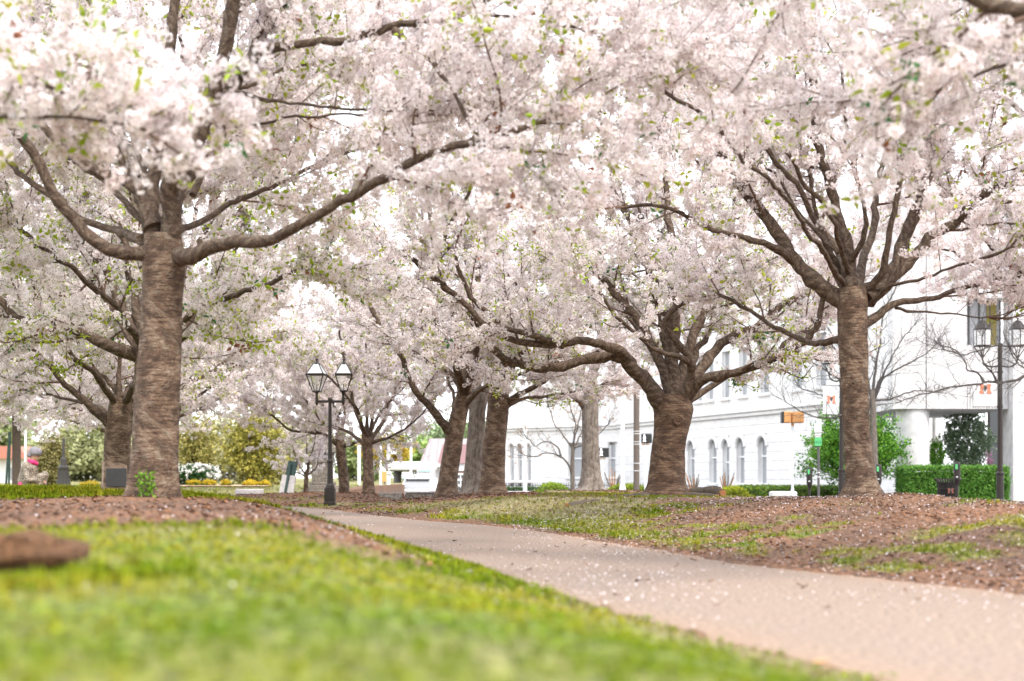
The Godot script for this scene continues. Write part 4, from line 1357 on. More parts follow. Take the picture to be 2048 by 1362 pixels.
func parking_meter(label: String, x: float, ytop: float, d: float, first: Node3D = null) -> Node3D:
	var p := P(x, ytop, d)
	var gy := height(p.x, d)
	var t: Node3D
	if first == null:
		t = thing("parking_meter", label, "parking meter", Vector3.ZERO, 0.0, "parking meters along the kerb")
		var mb := MB.new()
		mb.lathe(PackedVector2Array([Vector2(0.045, -0.5), Vector2(0.045, 0.75), Vector2(0.05, 0.78), Vector2(0.055, 0.8)]), Vector3.ZERO, 14)
		obj("post", mb, M.iron_dark, t)
		mb = MB.new()
		mb.lathe(PackedVector2Array([Vector2(0.05, 0.78), Vector2(0.105, 0.95), Vector2(0.105, 1.44), Vector2(0.085, 1.52), Vector2(0.0, 1.53)]), Vector3.ZERO, 16)
		var h := obj("head", mb, M.iron_dark, t)
		mb = MB.new()
		mb.box(Vector3(-0.04, 1.36, 0.088), Vector3(0.085, 0.17, 0.03), 0.006)
		obj("label_plate", mb, M.sign_green, h)
		mb = MB.new()
		mb.box(Vector3(-0.03, 1.03, 0.1), Vector3(0.06, 0.03, 0.02), 0.004)
		obj("coin_slot", mb, M.white_paint, h)
	else:
		t = first.duplicate()
		t.name = numbered("parking_meter")
		add_child(t)
		t.set_meta("label", label)
	t.position = Vector3(p.x, p.y - 1.53, -d)
	return t

func tube_part(called: String, parent: Node, a: Vector3, b: Vector3, r: float, m: Material, sides := 12, r2 := -1.0) -> MeshInstance3D:
	var mb := MB.new()
	mb.tube(PackedVector3Array([a, b]), PackedFloat32Array([r, r if r2 < 0.0 else r2]), sides)
	return obj(called, mb, m, parent)

func box_part(called: String, parent: Node, at: Vector3, s: Vector3, m: Material, bev := 0.01, B := Basis()) -> MeshInstance3D:
	var mb := MB.new()
	mb.box(at, s, bev, B)
	return obj(called, mb, m, parent)

func pole_thing(called: String, label: String, category: String, x: float, ytop: float, d: float, wpx: float, m: Material, o := {}) -> Node3D:
	var top := P(x, ytop, d)
	var gy := height(top.x, d) if not o.has("base") else float(o.base)
	var t := thing(called, label, category, Vector3(top.x, gy, -d), 0.0, o.get("group", ""))
	var r := wpx * 0.5 * d / F
	var lean: float = o.get("lean", 0.0) * d / F
	tube_part("shaft", t, Vector3(0, -0.1, 0), Vector3(lean, top.y - gy, 0), r * o.get("foot", 1.0), m, 14, r)
	if o.has("plinth"):
		var mb := MB.new()
		mb.lathe(PackedVector2Array([Vector2(r * 2.2, -0.1), Vector2(r * 2.0, 0.12), Vector2(r * 1.4, 0.35), Vector2(r * 1.05, 0.5)]), Vector3.ZERO, 14)
		obj("base", mb, m, t)
	return t

func street_things() -> void:
	# lamps with banners
	var a := make_street_lamp("tall dark street lamp with orange M banner, rightmost, before the white column")
	var p := P(2000, 0, 45.0)
	a.position = Vector3(p.x, height(p.x, 45.0) - 0.25, -45.0)
	for q in [[1683.0, 54.0, 0.35, "street lamp with white M banner, its post just left of the slender bank tree's trunk"], [1800.0, 62.0, 0.9, "farthest banner lamp, thin post at the left edge of the white column"]]:
		var c: Node3D = a.duplicate()
		c.name = numbered("street_lamp")
		add_child(c)
		p = P(q[0], 0, q[1])
		c.position = Vector3(p.x, height(p.x, q[1]) - 0.1, -q[1])
		c.rotation.y = q[2]
		c.set_meta("label", q[3])
	# meters
	var m1 := parking_meter("parking meter beside the green parking sign, left of the slender bank tree", 1619, 934, 50.0)
	parking_meter("parking meter half hidden against the slender bank tree's trunk", 1757, 928, 47.0, m1)
	parking_meter("parking meter standing before the slatted litter bin", 1914, 923, 46.0, m1)
	# parking sign
	var d := 50.0
	var u := d / F
	p = P(1637, 842, d)
	var gy := height(p.x, d)
	var t := thing("parking_sign", "narrow white parking sign above a bright green one on a grey post", "sign", Vector3(p.x, gy, -d))
	tube_part("post", t, Vector3(0, -0.1, 0), Vector3(0, p.y - gy, 0), 2.6 * u, M.iron_grey, 10)
	for y: float in [944.0, 953.0]:
		tube_part("collar", t, Vector3(0, P(0, y, d).y - gy - 0.03, 0), Vector3(0, P(0, y, d).y - gy, 0), 3.1 * u, M.white_paint, 10)
	var hy := func(y: float) -> float: return P(0, y, d).y - gy
	var Y := hy as Callable
	var plate := box_part("sign_plate", t, Vector3(-2.0 * u, Y.call(852.0), 0.055), Vector3(14 * u, 26 * u, 0.012), M.white_paint, 0.003)
	box_part("emblem", plate, Vector3(-6.4 * u, Y.call(843.5), 0.063), Vector3(3.6 * u, 6.5 * u, 0.006), M.sign_dark_green, 0.001)
	box_part("emblem", plate, Vector3(-6.4 * u, Y.call(843.5), 0.067), Vector3(0.9 * u, 4.5 * u, 0.004), M.white_paint, 0.0005)
	var pl2 := box_part("sign_plate", t, Vector3(-1.8 * u, Y.call(870.0), 0.055), Vector3(12 * u, 9 * u, 0.012), M.white_paint, 0.003)
	for y: float in [866.3, 871.8]:
		box_part("text_band", pl2, Vector3(-1.8 * u, Y.call(y), 0.063), Vector3(11 * u, 1.6 * u, 0.005), M.black_paint, 0.0005)
	var pl3 := box_part("sign_plate", t, Vector3(-1.4 * u, Y.call(883.5), 0.055), Vector3(14 * u, 16.5 * u, 0.012), M.sign_green, 0.003)
	for k in 3:
		box_part("text_mark", pl3, Vector3((-5.4 + k * 4.0) * u, Y.call(884.5), 0.063), Vector3(1.6 * u, 6 * u, 0.004), M.sign_dark_green, 0.0005)
	# litter bin
	d = 48.0
	u = d / F
	p = P(1896, 957, d)
	gy = p.y - 0.86
	t = thing("litter_bin", "dark slatted litter bin with flared rim in front of the clipped hedge", "litter bin", Vector3(p.x, gy, -d))
	for k in 30:
		var ang := TAU * k / 30.0
		var dir := Vector3(cos(ang), 0, sin(ang))
		var mb := MB.new()
		mb.tube(PackedVector3Array([dir * 0.31 + Vector3(0, 0, 0), dir * 0.335 + Vector3(0, 0.6, 0), dir * 0.36 + Vector3(0, 0.74, 0), dir * 0.43 + Vector3(0, 0.85, 0)]), PackedFloat32Array([0.021, 0.021, 0.021, 0.018]), 5)
		obj("slat", mb, M.iron_dark, t)
	var mb2 := MB.new()
	mb2.lathe(PackedVector2Array([Vector2(0.42, 0.84), Vector2(0.45, 0.84), Vector2(0.45, 0.87), Vector2(0.42, 0.87)]), Vector3.ZERO, 28)
	mb2.lathe(PackedVector2Array([Vector2(0.335, 0.5), Vector2(0.36, 0.5), Vector2(0.365, 0.55), Vector2(0.34, 0.55)]), Vector3.ZERO, 28)
	obj("rim", mb2, M.iron_dark, t)
	mb2 = MB.new()
	mb2.lathe(PackedVector2Array([Vector2(0.0, 0.02), Vector2(0.27, 0.02), Vector2(0.29, 0.74), Vector2(0.0, 0.72)]), Vector3.ZERO, 20)
	obj("liner", mb2, M.black_paint, t)
	logo_m(t, Vector3(-0.02, 0.45, 0.36), 0.20, Basis(), "faded_red")
	# traffic signal seen from the side
	d = 55.0
	u = d / F
	p = P(1585, 848, d)
	gy = height(p.x, d)
	t = thing("traffic_signal", "orange traffic signal heads seen from the side on a white pole", "traffic signal", Vector3(p.x, gy, -d))
	var top := p.y - gy
	tube_part("pole", t, Vector3(0, -0.1, 0), Vector3(0, top - 0.05, 0), 2.4 * u, M.white_paint, 12)
	tube_part("pole_base", t, Vector3(0, -0.1, 0), Vector3(0, 0.55, 0), 4.2 * u, M.white_paint, 12, 3.4 * u)
	tube_part("bracket", t, Vector3(0, top - 0.08, 0), Vector3(0, top + 0.12, 0), 2.9 * u, M.orange_paint, 12)
	var hh := box_part("signal_head", t, Vector3(-11.5 * u, top + 13.5 * u, 0), Vector3(15 * u, 23 * u, 0.4), M.orange_paint, 0.03)
	box_part("visor", hh, Vector3(-19.5 * u, top + 13.5 * u, 0), Vector3(7 * u, 23 * u, 0.36), M.black_paint, 0.03)
	hh = box_part("signal_head", t, Vector3(9.5 * u, top + 13.0 * u, 0.02), Vector3(23 * u, 22 * u, 0.42), M.orange_paint, 0.03)
	box_part("back_plate", hh, Vector3(9.5 * u, top + 13.0 * u, 0.235), Vector3(17 * u, 16 * u, 0.015), M.orange_paint, 0.004)
	# walk signals
	for q in [[1207.0, 905.0, 60.0, "walk signal with white walking figure, left of the dark banded pole", 1204.0], [1293.0, 877.0, 58.0, "walk signal with white walking figure, half behind the stout tree's trunk", 1291.0]]:
		d = q[2]
		u = d / F
		p = P(q[4], q[1], d)
		gy = height(p.x, d)
		t = thing("walk_signal", q[3], "walk signal", Vector3(p.x, gy, -d), 0.0, "walk signals at the crossing")
		var cy := p.y - gy
		tube_part("pole", t, Vector3(0, -0.1, 0), Vector3(0, cy - 0.2, 0), 2.8 * u, M.white_paint, 12)
		box_part("bracket", t, Vector3(0, cy - 11.5 * u, 0), Vector3(15 * u, 2.6 * u, 0.1), M.orange_paint, 0.01)
		var dx: float = (q[0] - q[4]) * u
		box_part("housing", t, Vector3(dx, cy, 0), Vector3(21 * u, 19 * u, 0.25), M.black_paint, 0.03)
		var wm := MB.new()
		var o := Vector3(dx - 5.0 * u, cy, 0.14)
		wm.box(o + Vector3(0, 6.2 * u, 0), Vector3(2.8 * u, 2.8 * u, 0.012), 0.005)
		for l in [[0.0, 4.4, 0.3, -0.8, 1.5], [0.2, -0.6, -2.2, -6.8, 0.95], [0.2, -0.6, 2.4, -6.8, 0.95], [0.0, 3.8, -2.9, 0.2, 0.7], [0.0, 3.8, 3.0, 0.6, 0.7]]:
			wm.tube(PackedVector3Array([o + Vector3(l[0] * u, l[1] * u, 0), o + Vector3(l[2] * u, l[3] * u, 0)]), PackedFloat32Array([l[4] * u, l[4] * u * 0.8]), 6)
		obj("walking_figure", wm, M.walk_light, t)
	# plain poles
	t = pole_thing("utility_pole", "dark grey pole with pale bands, left of the stout tree's trunk", "pole", 1273, 690, 57.0, 12, M.pole_wood)
	for y: float in [862.0, 867.0, 883.0, 888.0, 926.0, 941.0]:
		tube_part("band", t, Vector3(0, P(0, y, 57.0).y - t.position.y - 0.02, 0), Vector3(0, P(0, y, 57.0).y - t.position.y, 0), 6.4 * 57.0 / F, M.white_paint, 14)
	pole_thing("white_pole", "tall white pole with flared foot, between the grey oak and the dark banded pole", "pole", 1245, 700, 56.0, 8, M.white_paint, {"plinth": true, "base": -0.05})
	pole_thing("white_pole", "white pole on the fence line at the left end of the pale building", "pole", 1050, 760, 60.0, 8, M.white_paint)
	t = thing("barrier_slab", "low pale grey concrete slab at the foot of the traffic signal", "concrete slab", P(1566, 996, 49.0))
	box_part("slab", t, Vector3(0, 0.06, 0), Vector3(52 * 49.0 / F, 0.34, 0.5), M.pale_concrete, 0.05)
	box_part("foot", t, Vector3(0, -0.16, 0), Vector3(46 * 49.0 / F, 0.12, 0.4), M.concrete, 0.02)

func cut_log(label: String, a: Vector3, b: Vector3, r: float, peeled: bool, seed: int) -> void:
	rng.seed = seed
	var mid := (a + b) * 0.5
	var t := thing("cut_log", label, "log", mid, 0.0, "")
	var mb := MB.new()
	var pts := PackedVector3Array()
	var rs := PackedFloat32Array()
	for k in 9:
		pts.append(a.lerp(b, k / 8.0) - mid + Vector3(rnd(-1, 1), rnd(-1, 1), rnd(-1, 1)) * r * 0.12)
		rs.append(r * rnd(0.9, 1.12))
	mb.tube(pts, rs, 14, 1.0, false, 0.12)
	obj("bark", mb, M.log_bark, t)
	for e in [0, 8]:
		var dir := (pts[1] - pts[0]).normalized() * (-1.0 if e == 0 else 1.0)
		mb = MB.new()
		mb.tube(PackedVector3Array([pts[e] - dir * 0.02, pts[e] + dir * 0.012]), PackedFloat32Array([rs[e] * 0.98, rs[e] * 0.9]), 12)
		obj("cut_end", mb, M.log_wood, t)
	if peeled:
		mb = MB.new()
		for k in 3:
			var f := 0.25 + 0.25 * k
			var c := a.lerp(b, f) - mid + Vector3(0, -r * 0.25, r * 0.82)
			mb.box(c, Vector3((b - a).length() * 0.16, r * rnd(0.5, 0.9), r * 0.4), r * 0.12, Basis.from_euler(Vector3(rnd(-0.3, 0.3), 0, rnd(-0.2, 0.2))))
		obj("bare_wood", mb, M.log_wood, t)

func wood_chunk(label: String, at: Vector3, s: Vector3, turn: float, m: Material, seed: int, called := "bark_chunk") -> void:
	rng.seed = seed
	var mb := MB.new()
	var n := 14
	for k in n:
		pass
	var f := FastNoiseLite.new()
	f.seed = seed; f.frequency = 1.3
	var rows := 8
	for j in rows + 1:
		for i in n + 1:
			var ph := PI * j / rows
			var th := TAU * (i % n) / n
			var dv := Vector3(sin(ph) * cos(th), cos(ph), sin(ph) * sin(th))
			var rr := 1.0 + 0.7 * f.get_noise_3dv(dv * 1.2) + 0.3 * f.get_noise_3dv(dv * 4.0)
			mb.v.append(dv * rr * s * 0.5); mb.n.append((dv / s).normalized()); mb.u.append(Vector2.ZERO); mb.c.append(Color.WHITE)
	for j in rows:
		for i in n:
			var a0 := j * (n + 1) + i
			var b0 := a0 + n + 1
			mb.ix.append_array(PackedInt32Array([a0, b0 + 1, a0 + 1, a0, b0, b0 + 1]))
	var o := obj(called, mb, m)
	o.position = at
	o.rotation.y = turn
	tag(o, label, "stone" if called == "stone" else "wood")

func park_things() -> void:
	var t: Node3D
	var mb: MB
	var d := 24.0
	var u := d / F
	# bronze plaque on a stone
	var p := P(229, 972, d)
	t = thing("plaque_stone", "rough pinkish memorial stone with slanting top and dark bronze plaque, left of the nearest trunk", "memorial stone", Vector3(p.x, height(p.x, d) - 0.02, -d), 0.42)
	mb = MB.new()
	var h := 59 * u
	mb.prism(PackedVector2Array([Vector2(-0.20, -0.1), Vector2(0.20, -0.1), Vector2(0.19, h * 0.88), Vector2(0.07, h * 0.95), Vector2(-0.19, h * 1.0)]), -0.12, 0.12, Transform3D(Basis(), Vector3(0, 0.03, 0)))
	obj("stone", mb, M.granite_warm, t)
	var pq := box_part("plaque", t, Vector3(0.005, h * 0.52, 0.159), Vector3(0.335, h * 0.62, 0.02), M.bronze, 0.006)
	box_part("seal", pq, Vector3(0.005, h * 0.74, 0.171), Vector3(0.035, 0.035, 0.01), M.iron_grey, 0.008)
	for k in 6:
		box_part("text_line", pq, Vector3(0.005, h * (0.63 - 0.065 * k), 0.170), Vector3([0.26, 0.21, 0.27, 0.24, 0.26, 0.18][k], 0.009, 0.005), M.iron_grey, 0.002)
	# stone bench
	d = 37.0
	u = d / F
	p = P(499, 1001, d)
	t = thing("stone_bench", "low white stone bench at the path's end, right of the nearest trunk", "bench", Vector3(p.x, height(p.x, d), -d), 0.12)
	var top := P(0, 978, d).y - t.position.y
	box_part("seat", t, Vector3(0, top - 0.075, 0), Vector3(0.72, 0.15, 0.42), M.marble, 0.03)
	for s: float in [-1.0, 1.0]:
		box_part("leg", t, Vector3(s * 0.25, (top - 0.15) * 0.5 - 0.05, 0), Vector3(0.1, top - 0.05, 0.32), M.granite_warm, 0.015)
	# leaning plaque, seen from its back
	d = 38.0
	u = d / F
	p = P(574, 996, d)
	t = thing("plaque_stand", "leaning dark green plaque on a pale slab with a green spine", "memorial", Vector3(p.x, height(p.x, d), -d), -0.25)
	var off := p.y - t.position.y
	box_part("plinth", t, Vector3(-0.03, off * 0.5 + 0.02, 0), Vector3(0.52, off + 0.20, 0.4), M.dark_stone, 0.02)
	var B := Basis.from_euler(Vector3(-0.22, 0, -0.1))
	var o := Vector3(-0.03, off + 0.1, 0)
	box_part("slab", t, o + B * Vector3(0, 0.26, 0), Vector3(0.40, 0.52, 0.07), M.marble, 0.012, B)
	box_part("plaque", t, o + B * Vector3(0.03, 0.70, 0.0), Vector3(0.27, 0.42, 0.05), M.verdigris, 0.01, B)
	box_part("spine", t, o + B * Vector3(0.0, 0.42, 0.06), Vector3(0.065, 0.80, 0.05), M.verdigris, 0.008, B)
	wood_chunk("flat dark rock at the foot of the leaning green plaque", P(546, 999, 37.0) + Vector3(0, 0.02, 0), Vector3(0.5, 0.18, 0.4), 0.3, M.dark_stone, 5, "stone")
	wood_chunk("small grey-brown rock between the bench and the leaning green plaque", P(533, 1003, 36.5), Vector3(0.32, 0.14, 0.3), 1.0, M.dark_stone, 6, "stone")
	# pedestal of a monument
	d = 45.0
	u = d / F
	p = P(645, 985, d)
	t = thing("monument_pedestal", "carved beige stone pedestal rising behind the twin lamp into the blossom", "monument", Vector3(p.x, p.y, -d), 0.3)
	var lv := [[1000.0, 979.0, 72.0], [979.0, 970.0, 60.0], [970.0, 963.0, 48.0], [963.0, 926.0, 38.0], [926.0, 918.0, 44.0], [918.0, 906.0, 40.0], [906.0, 898.0, 58.0], [898.0, 893.0, 50.0], [893.0, 842.0, 37.0], [842.0, 832.0, 50.0], [832.0, 760.0, 30.0]]
	for q in lv:
		var y0: float = (985.0 - q[0]) * u
		var y1: float = (985.0 - q[1]) * u
		box_part("stone_block", t, Vector3(0, (y0 + y1) * 0.5, 0), Vector3(q[2] * u, y1 - y0, q[2] * u), M.carved_stone, 0.02)
	box_part("niche_panel", t, Vector3(0, 118 * u, 18.6 * u), Vector3(15 * u, 26 * u, 0.03), M.rust_edge, 0.008)
	# fluted foot of a lamp
	d = 44.0
	u = d / F
	p = P(127, 974, d)
	t = thing("lamp_base", "fluted grey iron lamp post base on the lawn, left of the plaque stone", "lamp post", Vector3(p.x, p.y, -d))
	mb = MB.new()
	mb.lathe(PackedVector2Array([Vector2(15.5 * u, -0.2), Vector2(15.5 * u, 0.04), Vector2(13.5 * u, 0.08), Vector2(11 * u, 0.25), Vector2(9.2 * u, 0.45), Vector2(8.7 * u, 0.55)]), Vector3.ZERO, 24)
	obj("base", mb, M.iron_grey, t)
	for k in 16:
		var a := TAU * k / 16.0
		var dir := Vector3(cos(a), 0, sin(a))
		mb = MB.new()
		mb.tube(PackedVector3Array([dir * 13.2 * u + Vector3(0, 0.08, 0), dir * 10.8 * u + Vector3(0, 0.25, 0), dir * 8.8 * u + Vector3(0, 0.54, 0)]), PackedFloat32Array([0.018, 0.016, 0.012]), 5)
		obj("rib", mb, M.iron_grey, t)
	mb = MB.new()
	mb.lathe(PackedVector2Array([Vector2(9.0 * u, 0.54), Vector2(10.5 * u, 0.57), Vector2(10.5 * u, 0.62), Vector2(8.0 * u, 0.66), Vector2(6.2 * u, 0.68), Vector2(6.0 * u, 0.86), Vector2(3.2 * u, 0.92), Vector2(2.6 * u, 1.5), Vector2(0.0, 1.52)]), Vector3.ZERO, 20)
	obj("post", mb, M.iron_grey, t)
	# poles at the left edge
	pole_thing("utility_pole", "weathered wooden utility pole behind the seated person", "pole", 33, 300, 44.0, 15, M.pole_wood, {"foot": 1.15})
	pole_thing("sign_post", "thin dark green post leaning at the left edge, left one of the pair", "post", 10, 864, 40.0, 4.5, M.verdigris, {"lean": 9.0})
	pole_thing("sign_post", "thin dark green post at the left edge, beside the leaning one", "post", 17, 866, 40.2, 4.0, M.verdigris, {"lean": 3.0})
	pole_thing("white_pole", "slim white pole just right of the wooden utility pole", "pole", 51, 860, 60.0, 5, M.white_paint)
	# low concrete wall
	d = 37.0
	u = d / F
	var wy := P(0, 986, d).y
	t = thing("concrete_wall", "low grey concrete retaining wall behind the leaning and ribbed cherries", "wall", Vector3(P(935, 0, d).x, 0, -d))
	box_part("wall_body", t, Vector3(0, wy - 0.75, -0.15), Vector3(250 * u, 1.5, 0.3), M.concrete, 0.02)
	box_part("coping", t, Vector3(0, wy + 0.025, -0.15), Vector3(252 * u, 0.045, 0.36), M.pale_concrete, 0.01)
	mb = MB.new()
	mb.prism(PackedVector2Array([Vector2(-178 * u, wy), Vector2(-128 * u, wy), Vector2(-114 * u, wy - 0.36), Vector2(-114 * u, wy - 0.8), Vector2(-160 * u, wy - 0.8), Vector2(-160 * u, wy - 0.36)]), 0.0, 0.7, Transform3D(Basis(), Vector3.ZERO))
	var wing := obj("wing_wall", mb, M.concrete, t)
	for q in [[-178.0, -160.0], [-126.0, -112.0]]:
		var c := Vector3((q[0] + q[1]) * 0.5 * u, wy - 0.18, 0.72)
		box_part("edge_strip", wing, c, Vector3(0.05, 0.42, 0.04), M.rust_edge, 0.008, Basis(Vector3.BACK, atan2((q[1] - q[0]) * u, 0.36)))
	# logs and bark about the stout tree
	cut_log("short split log with bare orange wood, left of the stout tree", P(1134, 1019, 21.8) + Vector3(0, 0.03, 0), P(1203, 1010, 22.2) + Vector3(0, 0.03, 0), 0.075, true, 3)
	cut_log("long thin grey log lying right of the stout tree, nearest of the pile", P(1366, 990, 24.4), P(1436, 993, 24.2), 0.045, false, 4)
	cut_log("thick log with a bright orange cut end facing out, right end of the pile", P(1412, 985, 25.0), P(1446, 986, 24.6), 0.075, false, 5)
	cut_log("dark log lying behind the thin grey log", P(1378, 984, 25.0), P(1425, 982, 25.0), 0.06, true, 6)
	cut_log("topmost dark log of the pile right of the stout tree", P(1395, 980, 25.1), P(1442, 979, 25.0), 0.05, false, 7)
	for k in 5:
		wood_chunk(["flat bark slab just left of the stout tree's foot", "broken brown bark piece farther left of the stout tree", "small bark piece between split log and stout tree", "dark bark scrap under the split log", "bark lump at the right foot of the stout tree"][k],
			P([1282, 1255, 1222, 1172, 1330][k], [997, 999, 1002, 1022, 1000][k], [24.0, 23.6, 23.0, 21.5, 23.8][k]) + Vector3(0, 0.03, 0), Vector3([0.4, 0.34, 0.3, 0.2, 0.35][k], 0.12, 0.22), 0.5 * k, M.log_bark, 20 + k)
	# rotten wood close to the lens
	wood_chunk("out-of-focus rotten orange-brown wood in the near grass at left", Vector3(-1.60, height(-1.60, 4.4) + 0.045, -4.4), Vector3(0.56, 0.15, 0.24), 0.35, M.rotten_wood, 38)
	# orange leaf by the near edge of the path
	mb = MB.new()
	mb.face([Vector3(-0.03, 0.01, 0), Vector3(0, 0.012, 0.02), Vector3(0.035, 0.02, 0), Vector3(0, 0.005, -0.02)], Vector3.UP)
	var ol := obj("fallen_leaf", mb, M.orange_paint)
	ol.position = on_ground(P(1690, 0, 4.4).x - 0.08, 4.4, 0.03)
	tag(ol, "single orange fallen leaf at the near edge of the path", "leaf")

# ---- a person: capsules joined by a smooth minimum, meshed as surface nets
func net(caps: Array, cell: float, k: float) -> MB:
	var lo := Vector3(1e9, 1e9, 1e9)
	var hi := -lo
	for c in caps:
		for e in 2:
			var r: float = c[2 + e] + cell * 3.0
			lo = lo.min(c[e] - Vector3(r, r, r)); hi = hi.max(c[e] + Vector3(r, r, r))
	var nx := int((hi.x - lo.x) / cell) + 2
	var ny := int((hi.y - lo.y) / cell) + 2
	var nz := int((hi.z - lo.z) / cell) + 2
	var f := PackedFloat32Array()
	f.resize(nx * ny * nz)
	f.fill(1.0)
	for z in nz:
		for y in ny:
			for x in nx:
				var p := lo + Vector3(x, y, z) * cell
				var best := 1.0
				for c in caps:
					var a: Vector3 = c[0]
					var ab: Vector3 = c[1] - a
					var t := clampf((p - a).dot(ab) / maxf(ab.length_squared(), 1e-8), 0.0, 1.0)
					var dd := p.distance_to(a + ab * t) - lerpf(c[2], c[3], t)
					if dd < best + k:
						best = smin(best, dd, k)
				f[(z * ny + y) * nx + x] = best
	var mb := MB.new()
	var idx := {}
	for z in nz - 1:
		for y in ny - 1:
			for x in nx - 1:
				var s := Vector3.ZERO
				var cnt := 0
				var v := []
				for q in 8:
					v.append(f[((z + (q >> 2)) * ny + y + ((q >> 1) & 1)) * nx + x + (q & 1)])
				for e: Vector2i in [Vector2i(0, 1), Vector2i(2, 3), Vector2i(4, 5), Vector2i(6, 7), Vector2i(0, 2), Vector2i(1, 3), Vector2i(4, 6), Vector2i(5, 7), Vector2i(0, 4), Vector2i(1, 5), Vector2i(2, 6), Vector2i(3, 7)]:
					if (v[e.x] < 0.0) != (v[e.y] < 0.0):
						var t: float = v[e.x] / (v[e.x] - v[e.y])
						s += Vector3(e.x & 1, (e.x >> 1) & 1, e.x >> 2).lerp(Vector3(e.y & 1, (e.y >> 1) & 1, e.y >> 2), t)
						cnt += 1
				if cnt:
					idx[(z * ny + y) * nx + x] = mb.v.size()
					mb.v.append(lo + (Vector3(x, y, z) + s / cnt) * cell)
					mb.n.append(Vector3(v[1] + v[3] + v[5] + v[7] - v[0] - v[2] - v[4] - v[6], v[2] + v[3] + v[6] + v[7] - v[0] - v[1] - v[4] - v[5], v[4] + v[5] + v[6] + v[7] - v[0] - v[1] - v[2] - v[3]).normalized())
					mb.u.append(Vector2.ZERO); mb.c.append(Color.WHITE)
	var st := [1, nx, nx * ny]
	for z in range(1, nz - 1):
		for y in range(1, ny - 1):
			for x in range(1, nx - 1):
				var i := (z * ny + y) * nx + x
				for a in 3:
					var j: int = i + st[a]
					if (f[i] < 0.0) == (f[j] < 0.0):
						continue
					var b: int = st[(a + 1) % 3]
					var c: int = st[(a + 2) % 3]
					var q := [idx[i - b - c], idx[i - c], idx[i], idx[i - b]]
					if f[i] < 0.0:
						mb.ix.append_array(PackedInt32Array([q[0], q[2], q[1], q[0], q[3], q[2]]))
					else:
						mb.ix.append_array(PackedInt32Array([q[0], q[1], q[2], q[0], q[2], q[3]]))
	return mb

func hand_caps(w: Vector3, dir: Vector3, up: Vector3, thumb: float) -> Array:
	# palm, four unequal bent fingers and a thumb leaving the side of the palm
	var s := dir.cross(up).normalized()
	var caps := [[w, w + dir * 0.05, 0.026, 0.03]]
	for k in 4:
		var r := w + dir * 0.075 + s * (k - 1.5) * 0.019
		var l: float = [0.065, 0.075, 0.07, 0.055][k]
		var m := r + (dir * 0.8 - up * 0.35).normalized() * l * 0.55
		caps.append([w + dir * 0.04 + s * (k - 1.5) * 0.016, r, 0.012, 0.0095])
		caps.append([r, m, 0.0095, 0.0088])
		caps.append([m, m + (dir * 0.45 - up * 0.9).normalized() * l * 0.45, 0.0088, 0.007])
	var tb := w + dir * 0.02 + s * thumb * 0.026
	var tm := tb + (dir * 0.7 + s * thumb * 0.6 - up * 0.2).normalized() * 0.04
	caps.append([tb, tm, 0.012, 0.010])
	caps.append([tm, tm + (dir * 0.9 - up * 0.4).normalized() * 0.028, 0.010, 0.008])
	return caps

